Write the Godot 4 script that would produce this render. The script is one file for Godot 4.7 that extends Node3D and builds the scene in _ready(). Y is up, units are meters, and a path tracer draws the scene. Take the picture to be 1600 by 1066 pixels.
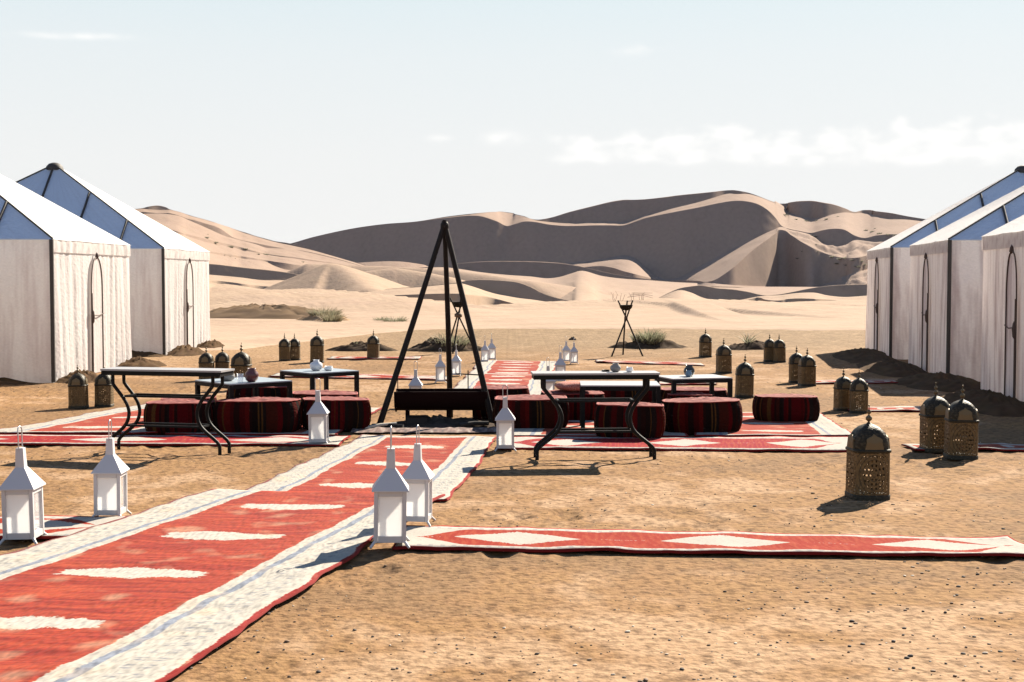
extends Node3D

# ---------------------------------------------------------------- mesh helpers
class Shape:
	var st := SurfaceTool.new()
	func _init():
		st.begin(Mesh.PRIMITIVE_TRIANGLES)
	func smooth(on: bool):
		st.set_smooth_group(0 if on else 0xFFFFFFFF)
	# corners counter-clockwise seen from outside
	func tri(a: Vector3, b: Vector3, c: Vector3, ua := Vector2(0, 0), ub := Vector2(1, 0), uc := Vector2(1, 1)):
		st.set_uv(ua); st.add_vertex(a)
		st.set_uv(uc); st.add_vertex(c)
		st.set_uv(ub); st.add_vertex(b)
	func quad(a: Vector3, b: Vector3, c: Vector3, d: Vector3, ua := Vector2(0, 1), ub := Vector2(1, 1), uc := Vector2(1, 0), ud := Vector2(0, 0)):
		tri(a, b, c, ua, ub, uc)
		tri(a, c, d, ua, uc, ud)
	# a box with chamfered long edges (c = 0: plain)
	func box(at: Vector3, size: Vector3, turn := Basis(), c := 0.0):
		smooth(false)
		var h := size * 0.5
		var ring: Array[Vector2] = []
		if c > 0.0:
			ring = [Vector2(h.x, h.z - c), Vector2(h.x, -h.z + c), Vector2(h.x - c, -h.z), Vector2(-h.x + c, -h.z), Vector2(-h.x, -h.z + c), Vector2(-h.x, h.z - c), Vector2(-h.x + c, h.z), Vector2(h.x - c, h.z)]
		else:
			ring = [Vector2(h.x, h.z), Vector2(h.x, -h.z), Vector2(-h.x, -h.z), Vector2(-h.x, h.z)]
		var n := ring.size()
		for i in n:
			var p: Vector2 = ring[i]
			var q: Vector2 = ring[(i + 1) % n]
			quad(at + turn * Vector3(p.x, -h.y, p.y), at + turn * Vector3(q.x, -h.y, q.y), at + turn * Vector3(q.x, h.y, q.y), at + turn * Vector3(p.x, h.y, p.y))
			tri(at + turn * Vector3(0, h.y, 0), at + turn * Vector3(p.x, h.y, p.y), at + turn * Vector3(q.x, h.y, q.y))
			tri(at - turn * Vector3(0, h.y, 0), at + turn * Vector3(q.x, -h.y, q.y), at + turn * Vector3(p.x, -h.y, p.y))
	# a round bar through points
	func tube(pts: Array, r0: float, r1 := -1.0, sides := 8, flat := 1.0, closed := false):
		smooth(true)
		if r1 < 0.0: r1 = r0
		var n := pts.size()
		var rings := []
		var up := Vector3(0.13, 0.21, 0.97).normalized()
		for i in n:
			var t: Vector3
			if closed:
				t = (pts[(i + 1) % n] - pts[(i + n - 1) % n]).normalized()
			else:
				t = (pts[mini(i + 1, n - 1)] - pts[maxi(i - 1, 0)]).normalized()
			var s := t.cross(up)
			if s.length() < 0.05: s = t.cross(Vector3(1, 0, 0))
			s = s.normalized()
			var w := s.cross(t).normalized()
			up = w
			var r := lerpf(r0, r1, float(i) / maxf(1.0, n - 1))
			var ring := PackedVector3Array()
			for k in sides:
				var a := TAU * k / sides
				ring.append(pts[i] + s * cos(a) * r + w * sin(a) * r * flat)
			rings.append(ring)
		for i in (n if closed else n - 1):
			for k in sides:
				var k2 := (k + 1) % sides
				var i2 := (i + 1) % n
				quad(rings[i][k], rings[i][k2], rings[i2][k2], rings[i2][k])
		if not closed:
			smooth(false)
			for k in sides:
				var k2 := (k + 1) % sides
				tri(pts[0], rings[0][k2], rings[0][k])
				tri(pts[n - 1], rings[n - 1][k], rings[n - 1][k2])
	# turned about y: profile of Vector2(radius, height); e = 2 round, larger = squarer
	func lathe(profile: Array, sides := 16, e := 2.0, at := Vector3.ZERO, spin := 0.0, su := 1.0, caps := true):
		smooth(true)
		var m := profile.size()
		var dirs := PackedVector3Array()
		for k in sides + 1:
			var a := TAU * k / sides + spin
			var c := cos(a)
			var s := sin(a)
			var f := pow(pow(absf(c), e) + pow(absf(s), e), -1.0 / e)
			dirs.append(Vector3(c * f, 0, -s * f))
		for i in m - 1:
			var p: Vector2 = profile[i]
			var q: Vector2 = profile[i + 1]
			for k in sides:
				var u0 := su * k / sides
				var u1 := su * (k + 1) / sides
				var v0 := 1.0 - float(i) / (m - 1)
				var v1 := 1.0 - float(i + 1) / (m - 1)
				var a := at + dirs[k] * p.x + Vector3(0, p.y, 0)
				var b := at + dirs[k + 1] * p.x + Vector3(0, p.y, 0)
				var c := at + dirs[k + 1] * q.x + Vector3(0, q.y, 0)
				var d := at + dirs[k] * q.x + Vector3(0, q.y, 0)
				if p.x > 0.0001: tri(a, b, c, Vector2(u0, v0), Vector2(u1, v0), Vector2(u1, v1))
				if q.x > 0.0001: tri(a, c, d, Vector2(u0, v0), Vector2(u1, v1), Vector2(u0, v1))
		if caps:
			smooth(false)
			for k in sides:
				var p: Vector2 = profile[0]
				if p.x > 0.0001: tri(at + Vector3(0, p.y, 0), at + dirs[k + 1] * p.x + Vector3(0, p.y, 0), at + dirs[k] * p.x + Vector3(0, p.y, 0))
				p = profile[m - 1]
				if p.x > 0.0001: tri(at + Vector3(0, p.y, 0), at + dirs[k] * p.x + Vector3(0, p.y, 0), at + dirs[k + 1] * p.x + Vector3(0, p.y, 0))
	# a sheet: f(u, v) gives the point; u to the right, v upwards seen from outside
	func sheet(nu: int, nv: int, f: Callable):
		smooth(true)
		var p := []
		for j in nv + 1:
			var row := PackedVector3Array()
			for i in nu + 1:
				row.append(f.call(float(i) / nu, float(j) / nv))
			p.append(row)
		for j in nv:
			for i in nu:
				var u0 := float(i) / nu
				var u1 := float(i + 1) / nu
				var v0 := float(j) / nv
				var v1 := float(j + 1) / nv
				quad(p[j][i], p[j][i + 1], p[j + 1][i + 1], p[j + 1][i], Vector2(u0, v0), Vector2(u1, v0), Vector2(u1, v1), Vector2(u0, v1))
	func done() -> ArrayMesh:
		st.generate_normals()
		st.index()
		return st.commit()

var taken := {}
func numbered(called: String) -> String:
	var n: int = taken.get(called, 0)
	taken[called] = n + 1
	return called if n == 0 else "%s_%03d" % [called, n]

func put(called: String, mesh, mat: Material, parent: Node3D = self, at := Transform3D()) -> MeshInstance3D:
	var o := MeshInstance3D.new()
	o.mesh = mesh.done() if mesh is Shape else mesh
	o.material_override = mat
	o.transform = at
	if parent == self:
		o.name = numbered(called)
	else:
		var k := 0
		for c in parent.get_children():
			if String(c.name) == called or String(c.name).begins_with(called + "_0"): k += 1
		o.name = called if k == 0 else "%s_%03d" % [called, k]
	parent.add_child(o, true)
	return o

func tag(o: Node3D, label: String, category: String, group := "", kind := ""):
	o.set_meta("label", label)
	o.set_meta("category", category)
	if group: o.set_meta("group", group)
	if kind: o.set_meta("kind", kind)

func thing(called: String, label: String, category: String, at := Vector3.ZERO, turn := 0.0, group := "") -> Node3D:
	var o := Node3D.new()
	o.name = numbered(called)
	add_child(o, true)
	o.position = at
	o.rotation.y = turn
	tag(o, label, category, group)
	return o

func copy_of(proto: Node3D, called: String, label: String, at: Vector3, turn: float, size: float) -> Node3D:
	var o: Node3D = proto.duplicate()
	o.name = numbered(called)
	add_child(o, true)
	o.position = at
	o.rotation = Vector3(0, turn, 0)
	o.scale = Vector3.ONE * size
	o.set_meta("label", label)
	return o

func structure(o: Node3D):
	o.set_meta("kind", "structure")

func lin(r: float, g: float, b: float) -> Color:
	return Color(r, g, b).linear_to_srgb()

func mat(c: Color, rough := 0.8, metal := 0.0) -> StandardMaterial3D:
	var m := StandardMaterial3D.new()
	m.albedo_color = c
	m.roughness = rough
	m.metallic = metal
	return m

func noise(freq: float, octaves := 3, sd := 1, kind := FastNoiseLite.TYPE_SIMPLEX_SMOOTH) -> FastNoiseLite:
	var n := FastNoiseLite.new()
	n.noise_type = kind
	n.frequency = freq
	n.seed = sd
	n.fractal_octaves = octaves
	n.fractal_type = FastNoiseLite.FRACTAL_FBM if octaves > 1 else FastNoiseLite.FRACTAL_NONE
	return n

func noise_tex(freq: float, octaves: int, sd: int, normal := false, strength := 4.0, size := 512, ramp: Gradient = null) -> NoiseTexture2D:
	var t := NoiseTexture2D.new()
	t.width = size
	t.height = size
	t.seamless = true
	t.noise = noise(freq, octaves, sd)
	t.as_normal_map = normal
	t.bump_strength = strength
	if ramp: t.color_ramp = ramp
	return t

func ramp(a: Color, b: Color, c: Color) -> Gradient:
	var g := Gradient.new()
	g.offsets = PackedFloat32Array([0.0, 0.5, 1.0])
	g.colors = PackedColorArray([a, b, c])
	return g

# ---------------------------------------------------------------- terrain
var ridges := []
func ridge(front: float, back: float, soft: float, cap: float, pts: Array):
	var top := -10.0
	var lo := Vector2(1e9, 1e9)
	var hi := -lo
	for p in pts:
		top = maxf(top, p.y)
		lo = Vector2(minf(lo.x, p.x), minf(lo.y, p.z))
		hi = Vector2(maxf(hi.x, p.x), maxf(hi.y, p.z))
	var reach := (top + 3.0) / front
	reach = maxf(reach, (top + 3.0) / back) + soft
	var pk := PackedVector3Array(pts)
	ridges.append([lo.x - reach, hi.x + reach, lo.y - reach, hi.y + reach, front, back, soft, cap, pk])

func ridge_height(R: Array, x: float, z: float) -> float:
	var pts: PackedVector3Array = R[8]
	var front: float = R[4]
	var back: float = R[5]
	var soft: float = R[6]
	var n := pts.size() - 1
	var best := -1e9
	for i in n:
		var a := pts[i]
		var b := pts[i + 1]
		var px := x - a.x
		var pz := z - a.z
		var dx := b.x - a.x
		var dz := b.z - a.z
		var L := sqrt(dx * dx + dz * dz)
		var t := (px * dx + pz * dz) / (L * L)
		var c := (dx * pz - dz * px) / L
		var d := absf(c)
		if soft > 0.0: d = sqrt(d * d + soft * soft) - soft
		var h := a.y + (b.y - a.y) * clampf(t, 0.0, 1.0) - (front if c > 0.0 else back) * d
		if t < 0.0: h += t * L * (0.4 if i == 0 else 0.85)
		elif t > 1.0: h -= (t - 1.0) * L * (0.4 if i == n - 1 else 0.85)
		if h > best: best = h
	return best

var nb := noise(0.011, 3, 5)
var nm := noise(0.09, 3, 9)
func edge_distance(az: float) -> float:   # where the stony camp ground gives way to drifted sand
	return lerpf(30.0, 41.5, smoothstep(-0.22, -0.03, az)) + 0.9 * nm.get_noise_2d(az * 200.0, 3.0)

func dune_height(x: float, z: float) -> float:
	var r := sqrt(x * x + z * z)
	var az := atan2(x, -z)
	var e := edge_distance(az)
	var h := lerpf(-0.5, 0.02, smoothstep(e - 4.0, e + 0.5, r)) + 0.10 * smoothstep(e, e + 25.0, r) * nb.get_noise_2d(x * 2.0, z * 2.0)
	h -= lerpf(2.8, 3.2, smoothstep(0.05, 0.12, az)) * smoothstep(72.0, 92.0, r)
	h += smoothstep(110.0, 260.0, r) * (0.3 + 1.0 * nb.get_noise_2d(x, z))
	for R in ridges:
		if x > R[0] and x < R[1] and z > R[2] and z < R[3]:
			var q := ridge_height(R, x, z)
			var w: float = 0.10 + 0.0012 * r
			var gap := maxf(0.0, w - absf(h - q))
			h = maxf(h, q) + gap * gap / (4.0 * w)
	return h

var ng := noise(0.55, 2, 21)
var ng2 := noise(3.1, 2, 22)
var ng3 := noise(8.0, 3, 23)
var ncell := footprints()
func footprints() -> FastNoiseLite:
	var n := noise(2.0, 1, 27, FastNoiseLite.TYPE_CELLULAR)
	n.cellular_return_type = FastNoiseLite.RETURN_DISTANCE
	n.cellular_jitter = 1.0
	return n
var npatch := noise(0.16, 3, 24)
func ground_height(x: float, z: float) -> float:
	var r := sqrt(x * x + z * z)
	if r > 100.0: return -6.0
	var rough := clampf(0.22 + 1.9 * npatch.get_noise_2d(x, z * 1.4), 0.04, 1.1)
	var a := ng.get_noise_2d(x, z)
	var b := ng2.get_noise_2d(x, z)
	var h := -0.010 + 0.008 * a + 0.006 * rough * b
	if r < 22.0: h += 0.006 * rough * ng3.get_noise_2d(x, z)
	if r < 26.0 and rough > 0.2:
		var c := ncell.get_noise_2d(x, z * 0.8) + 1.0
		h += minf(rough, 0.8) * (0.008 * smoothstep(0.34, 0.24, c) - 0.032 * smoothstep(0.24, 0.10, c))
	return minf(h, 0.005) - 5.0 * smoothstep(46.0, 64.0, r)

func polar_mesh(angles: PackedFloat32Array, radii: PackedFloat32Array, height: Callable, tint: Callable, closed: bool) -> ArrayMesh:
	var na := angles.size()
	var nr := radii.size()
	var v := PackedVector3Array()
	var c := PackedColorArray()
	v.resize(na * nr)
	c.resize(na * nr)
	for j in nr:
		for i in na:
			var x := sin(angles[i]) * radii[j]
			var z := -cos(angles[i]) * radii[j]
			var y: float = height.call(x, z)
			v[j * na + i] = Vector3(x, y, z)
			c[j * na + i] = tint.call(x, y, z)
	var n := PackedVector3Array()
	n.resize(na * nr)
	for j in nr:
		for i in na:
			var l := (i + na - 1) % na if closed else maxi(i - 1, 0)
			var r := (i + 1) % na if closed else mini(i + 1, na - 1)
			var across := v[j * na + r] - v[j * na + l]
			var along := v[mini(j + 1, nr - 1) * na + i] - v[maxi(j - 1, 0) * na + i]
			n[j * na + i] = across.cross(along).normalized()
	var ix := PackedInt32Array()
	for j in nr - 1:
		for i in (na if closed else na - 1):
			var i2 := (i + 1) % na
			var a := j * na + i
			var b := j * na + i2
			var d := (j + 1) * na + i
			var e := (j + 1) * na + i2
			ix.append_array([a, d, e, a, e, b])
	var arr := []
	arr.resize(Mesh.ARRAY_MAX)
	arr[Mesh.ARRAY_VERTEX] = v
	arr[Mesh.ARRAY_NORMAL] = n
	arr[Mesh.ARRAY_COLOR] = c
	arr[Mesh.ARRAY_INDEX] = ix
	var m := ArrayMesh.new()
	m.add_surface_from_arrays(Mesh.PRIMITIVE_TRIANGLES, arr)
	return m

var nc1 := noise(0.35, 4, 31)
var nc2 := noise(1.7, 3, 32)
var nc3 := noise(7.0, 4, 33)
func ground_tint(x: float, y: float, z: float) -> Color:
	var r := sqrt(x * x + z * z)
	var a := nc1.get_noise_2d(x, z)
	var b := nc2.get_noise_2d(x, z)
	var d := nc3.get_noise_2d(x, z)
	var rough := clampf(0.25 + 1.9 * npatch.get_noise_2d(x, z * 1.4), 0.04, 1.0)
	var base := Color(0.238, 0.138, 0.066)
	base = base.lerp(Color(0.325, 0.212, 0.126), smoothstep(0.0, 0.42, 0.6 * a + 0.55 * b - 0.25 * rough + 0.08))
	base = base.lerp(Color(0.185, 0.112, 0.058), smoothstep(0.08, 0.45, -a + 0.25 * b) * 0.75)
	base = base.lerp(Color(0.13, 0.078, 0.042), clampf((2.2 * d - 0.28) * (0.3 + rough), 0.0, 0.85))
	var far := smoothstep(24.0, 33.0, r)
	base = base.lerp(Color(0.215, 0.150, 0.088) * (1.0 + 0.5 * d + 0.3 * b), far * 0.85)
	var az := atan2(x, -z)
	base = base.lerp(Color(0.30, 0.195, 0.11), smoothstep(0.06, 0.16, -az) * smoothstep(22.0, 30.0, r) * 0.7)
	return base

func dune_tint(x: float, y: float, z: float) -> Color:
	var r := sqrt(x * x + z * z)
	var b := nb.get_noise_2d(x * 3.0, z * 3.0)
	var c := Color(0.33, 0.245, 0.177).lerp(Color(0.265, 0.195, 0.152), smoothstep(80.0, 400.0, r))
	return c * (1.0 + 0.07 * b)

# a dune built face by face: each row of points is a crest or a foot, the faces between them are laid straight
func loft_mesh(lines: Array, tint: Callable, hummocks: float, cell := 0.9, behind := 60.0) -> ArrayMesh:
	var n: int = lines[0].size()
	var rows := []
	var back := []
	for p in lines[0]: back.append(p + Vector3(0.0, -0.42 * behind, -behind))
	var all := [back] + lines
	var steps := PackedInt32Array()
	for i in n - 1:
		steps.append(clampi(int(absf(lines[0][i + 1].x - lines[0][i].x) / cell), 4, 30))
	for L in all:
		var row := PackedVector3Array()
		for i in n - 1:
			var a: Vector3 = L[i]
			var b: Vector3 = L[i + 1]
			var pa: Vector3 = L[maxi(i - 1, 0)]
			var pb: Vector3 = L[mini(i + 2, n - 1)]
			# tangents kept in step with the uneven spacing of the points
			var ta := (b - pa) * (b - a).length() / maxf(0.01, (b - pa).length()) if i > 0 else b - a
			var tb := (pb - a) * (b - a).length() / maxf(0.01, (pb - a).length()) if i < n - 2 else b - a
			for k in steps[i]:
				var t := float(k) / steps[i]
				var t2 := t * t
				var t3 := t2 * t
				row.append(a * (2.0 * t3 - 3.0 * t2 + 1.0) + ta * (t3 - 2.0 * t2 + t) + b * (3.0 * t2 - 2.0 * t3) + tb * (t3 - t2))
		row.append(L[n - 1])
		rows.append(row)
	var w: int = rows[0].size()
	var grid := []
	for s in rows.size() - 1:
		var far := 0.0
		for i in w: far = maxf(far, (rows[s][i] - rows[s + 1][i]).length())
		var m := 4 if s == 0 else clampi(int(far / (cell * 2.2)), 8, 22)
		for j in m:
			var t := float(j) / m
			if s > 0: t = lerpf(t, 0.5 - 0.5 * cos(PI * t), 0.8)
			var row := PackedVector3Array()
			for i in w:
				var p: Vector3 = rows[s][i].lerp(rows[s + 1][i], t)
				if s > 0:
					var mid := 4.0 * t * (1.0 - t) * minf(1.0, (rows[s][i] - rows[s + 1][i]).length() / (cell * 13.0))
					p.y += mid * (0.35 * minf(1.0, cell) * nm.get_noise_2d(p.x * 0.5, p.z * 0.5) + 0.12 * nm.get_noise_2d(p.x * 2.0, p.z * 2.0))
					if hummocks > 0.0 and s >= 4:
						p.y += hummocks * mid * smoothstep(112.0, 135.0, p.x) * 2.6 * nm.get_noise_2d(p.x * 1.1, p.z * 0.6)
				row.append(p)
			grid.append(row)
	grid.append(rows[rows.size() - 1])
	var h := grid.size()
	var v := PackedVector3Array()
	var c := PackedColorArray()
	for row in grid:
		v.append_array(row)
	var nn := PackedVector3Array()
	nn.resize(v.size())
	var ix := PackedInt32Array()
	for j in h - 1:
		for i in w - 1:
			var q := j * w + i
			for t in [[q, q + 1, q + w + 1], [q, q + w + 1, q + w]]:
				var f: Vector3 = (v[t[2]] - v[t[0]]).cross(v[t[1]] - v[t[0]])
				if f.length_squared() < 1e-8: continue
				f = f.normalized()
				for k in t:
					nn[k] += f
				ix.append_array(t)
	for k in v.size():
		nn[k] = nn[k].normalized() if nn[k].length() > 0.001 else Vector3.UP
		c.append(tint.call(v[k].x, v[k].y, v[k].z))
	var arr := []
	arr.resize(Mesh.ARRAY_MAX)
	arr[Mesh.ARRAY_VERTEX] = v
	arr[Mesh.ARRAY_NORMAL] = nn
	arr[Mesh.ARRAY_COLOR] = c
	arr[Mesh.ARRAY_INDEX] = ix
	var mesh := ArrayMesh.new()
	mesh.add_surface_from_arrays(Mesh.PRIMITIVE_TRIANGLES, arr)
	return mesh


# ---------------------------------------------------------------- textures
func sky_picture() -> Image:
	var w := 514
	var im := Image.create(w, 256, false, Image.FORMAT_RGBF)
	var stops := [[-90.0, Color(0.135, 0.093, 0.059)], [-1.0, Color(0.18, 0.15, 0.118)], [0.0, Color(0.280, 0.279, 0.274)], [5.0, Color(0.272, 0.277, 0.277)], [9.0, Color(0.254, 0.271, 0.278)], [13.0, Color(0.220, 0.260, 0.275)], [22.0, Color(0.098, 0.152, 0.222)], [40.0, Color(0.038, 0.075, 0.155)], [90.0, Color(0.018, 0.042, 0.110)]]
	for j in 256:
		var el := 90.0 - (j + 0.5) * 180.0 / 256.0
		var c := Color()
		for k in stops.size() - 1:
			if el >= stops[k][0] and el <= stops[k + 1][0]:
				c = (stops[k][1] as Color).lerp(stops[k + 1][1], (el - stops[k][0]) / (stops[k + 1][0] - stops[k][0]))
		for i in w:
			var az := (i - 1 + 0.5) * 360.0 / 512.0
			var e := deg_to_rad(el)
			var a := deg_to_rad(az)
			var d := Vector3(sin(a) * cos(e), sin(e), -cos(a) * cos(e)).dot(sun_at)
			var g := 0.08 * exp(-rad_to_deg(acos(clampf(d, -1.0, 1.0))) / 16.0) * smoothstep(-2.0, 4.0, el)
			im.set_pixel(i, j, c + Color(g, g * 0.98, g * 0.93))
	im.resize(w * 8, 2048, Image.INTERPOLATE_CUBIC)
	im = im.get_region(Rect2i(8, 0, 4096, 2048))
	var n := noise(0.55, 4, 77)
	var n2 := noise(0.16, 2, 78)
	for i in range(-330, 700):
		var az := (i + 0.5) * 360.0 / 4096.0
		for j in range(870, 1016):
			var el := 90.0 - (j + 0.5) * 180.0 / 2048.0
			var f := n.get_noise_2d(az * 1.0, el * 2.2)
			# the long low bank on the right
			var top := 5.9 + 0.5 * n.get_noise_2d(az * 0.9, 40.0) + 0.25 * n2.get_noise_2d(az, 9.0)
			var bot := 4.85 - 0.018 * az
			var q := smoothstep(bot - 0.28, bot + 0.12, el + 0.12 * f) * (1.0 - smoothstep(top - 0.45, top + 0.22, el - 0.55 * f))
			q *= smoothstep(1.3, 3.0, az + 0.6 * f) * (1.0 - smoothstep(34.0, 60.0, az))
			var q2 := exp(-pow((az + 0.36) / 0.62, 2) - pow((el - 5.7) / 0.22, 2)) * (0.9 + 1.2 * f)
			var q3 := exp(-pow((az + 3.05) / 0.42, 2) - pow((el - 5.66) / 0.1, 2)) * (0.8 + 1.0 * f)
			var q4 := exp(-pow((az + 17.6) / 2.0, 2) - pow((el - 9.35 - 0.03 * (az + 17.6)) / 0.10, 2)) * (0.75 + 1.6 * f)
			var q5 := exp(-pow((az - 5.2) / 0.8, 2) - pow((el - 9.2) / 0.2, 2)) * (0.25 + 0.9 * f)
			q = clampf(maxf(q * clampf(0.58 + 0.9 * f, 0.2, 0.9), maxf(maxf(q2, q3), maxf(q4 * 0.7, q5))), 0.0, 1.0)
			if q > 0.01:
				var x := posmod(i, 4096)
				var c := im.get_pixel(x, j)
				im.set_pixel(x, j, c.lerp(Color(0.335, 0.332, 0.326), q))
	return im

func rug_picture(w: int, h: int, across: float, long: float, first: float, gap: float, band_near: bool, band_far: bool, sd: int) -> ImageTexture:
	# u runs across the rug, v along it; lengths in metres
	var n := noise(1.0, 3, sd)
	var n2 := noise(1.0, 2, sd + 1)
	var by := PackedByteArray()
	by.resize(w * h * 3)
	var cream := Color(0.31, 0.285, 0.245)
	var blue := Color(0.15, 0.165, 0.20)
	var at := 0
	for j in h:
		var v := (j + 0.5) / h * long
		var from_end := 9.0
		if band_far: from_end = minf(from_end, v)
		if band_near: from_end = minf(from_end, long - v)
		for i in w:
			var u := (i + 0.5) / w * across
			var wob := 0.012 * n2.get_noise_2d(u * 2.0, v * 3.0) + 0.004 * n2.get_noise_2d(u * 40.0, v * 40.0)
			var s := minf(u, across - u) / across * 1.5 + wob      # from the long edge, as on a rug 1.5 m wide
			var fine := n.get_noise_2d(u * 70.0, v * 70.0)
			var c := cream * (1.0 + 0.14 * fine + 0.1 * n.get_noise_2d(u * 6.0, v * 6.0))
			var field := s > 0.315
			if from_end < 0.11 + wob * 1.5: field = false
			if s < 0.016 or from_end < 0.01:
				c = Color(0.17, 0.012, 0.010) * (1.0 + 0.3 * fine)
			elif field:
				var streak := n.get_noise_2d(u * 2.2, v * 26.0) + 0.7 * n2.get_noise_2d(u * 1.2, v * 7.0)
				c = Color(0.185, 0.010, 0.003).lerp(Color(0.265, 0.036, 0.010), clampf(0.35 + 0.9 * streak, 0.0, 1.0))
				c = c.lerp(Color(0.12, 0.008, 0.004), clampf(-0.9 * streak - 0.1, 0.0, 0.8))
				c = c * (1.0 + 0.18 * fine)
				var k := roundf((v - first) / gap)
				var dv := absf(v - first - k * gap)
				var du := absf(u / across - 0.5)
				if k >= 0.0 and first + k * gap < long - 0.2:
					var half := 0.122 * (1.0 - 0.66 * pow(floorf(du / 0.024) * 0.024 / 0.215, 1.2)) + wob * 2.2 + 0.02 * fine + 0.03 * n.get_noise_2d(u * 14.0, v * 3.0)
					if du < 0.195 + 0.02 * n.get_noise_2d(u * 3.0, v * 22.0) and dv < half: c = Color(0.33, 0.30, 0.26) * (1.0 + 0.12 * fine)
			elif s > 0.228 + wob * 0.8 and s < 0.262 + 0.5 * wob:
				c = blue * (1.0 + 0.3 * fine + 0.3 * n.get_noise_2d(u * 3.0, v * 4.0))
			elif s > 0.05 and s < 0.19:
				# small hooked figures in grey wool, two rows
				var cell := fposmod(v, 0.115) / 0.115 - 0.5
				var row := (s - 0.12) / 0.065
				var fig := absf(absf(cell) * 1.6 - 0.35 + 0.25 * absf(row)) + 0.5 * absf(absf(row) - 0.45)
				var m := clampf((0.24 - fig) * 9.0, 0.0, 1.0) * clampf(0.75 + 1.2 * n.get_noise_2d(u * 25.0, v * 25.0), 0.0, 1.0)
				c = c.lerp(Color(0.16, 0.16, 0.17), m * 1.0)
			c = c.lerp(Color(0.40, 0.29, 0.18), clampf(0.8 * n2.get_noise_2d(u * 3.1 + 9.0, v * 2.3) - 0.22, 0.0, 0.35))   # blown sand
			c = c.linear_to_srgb()
			by[at] = int(clampf(c.r, 0, 1) * 255.0); by[at + 1] = int(clampf(c.g, 0, 1) * 255.0); by[at + 2] = int(clampf(c.b, 0, 1) * 255.0)
			at += 3
	return ImageTexture.create_from_image(Image.create_from_data(w, h, false, Image.FORMAT_RGB8, by))

func runner_picture(w: int, h: int, sd: int, red: Color) -> ImageTexture:
	# long narrow rug: cream border, red lozenges between long cream tongues
	var n := noise(1.0, 3, sd)
	var by := PackedByteArray()
	by.resize(w * h * 3)
	var at := 0
	for j in h:
		var v := (j + 0.5) / h
		for i in w:
			var u := (i + 0.5) / w
			var fine := n.get_noise_2d(u * 40.0, v * 300.0)
			var wob := 0.03 * n.get_noise_2d(u * 4.0, v * 30.0)
			var s := minf(u, 1.0 - u)
			var c := Color(0.31, 0.285, 0.25) * (1.0 + 0.15 * fine)
			var ends := minf(v, 1.0 - v)
			var edge := n.get_noise_2d(u * 30.0, v * 160.0)
			if s < 0.04 or ends < 0.003:
				c = Color(0.16, 0.012, 0.010)
			elif s < 0.13:
				if fposmod(v * 55.0, 1.0) < 0.4 and absf(s - 0.09) < 0.025: c = c.lerp(Color(0.17, 0.17, 0.18), 0.6)
			elif ends > 0.025:
				var k := absf(fposmod(v * 3.0 - 0.08, 1.0) - 0.5) / 0.31     # 0 in the middle of a cream tongue, 1 at its point
				var tongue := 0.29 * pow(maxf(0.0, 1.0 - k), 0.9) + 0.05 * edge * (1.0 - k)
				var point := 0.37 * smoothstep(0.025, 0.12, ends) + wob
				if absf(u - 0.5) > tongue and absf(u - 0.5) < point:
					var st := n.get_noise_2d(u * 3.0, v * 90.0)
					c = red.lerp(Color(0.25, 0.045, 0.02), clampf(0.2 + st, 0.0, 1.0)) * (1.0 + 0.2 * fine)
			c = c.linear_to_srgb()
			by[at] = int(clampf(c.r, 0, 1) * 255.0); by[at + 1] = int(clampf(c.g, 0, 1) * 255.0); by[at + 2] = int(clampf(c.b, 0, 1) * 255.0)
			at += 3
	return ImageTexture.create_from_image(Image.create_from_data(w, h, false, Image.FORMAT_RGB8, by))

func kilim_picture(sd: int) -> ImageTexture:
	var rng := RandomNumberGenerator.new()
	rng.seed = sd
	var wool := [lin(0.045, 0.004, 0.004), lin(0.075, 0.006, 0.005), lin(0.010, 0.006, 0.005), lin(0.07, 0.032, 0.010), lin(0.035, 0.008, 0.005), lin(0.06, 0.004, 0.005), lin(0.016, 0.006, 0.005), lin(0.012, 0.008, 0.007)]
	var im := Image.create(512, 64, false, Image.FORMAT_RGB8)
	var x := 0
	while x < 512:
		var k := rng.randi() % wool.size()
		var wide := rng.randi_range(6, 22) if k != 3 else rng.randi_range(3, 6)
		var c: Color = wool[k]
		for i in range(x, mini(x + wide, 512)):
			for j in 64:
				var f := rng.randf_range(0.82, 1.15)
				im.set_pixel(i, j, Color(c.r * f, c.g * f, c.b * f))
		x += wide
	return ImageTexture.create_from_image(im)

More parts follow.
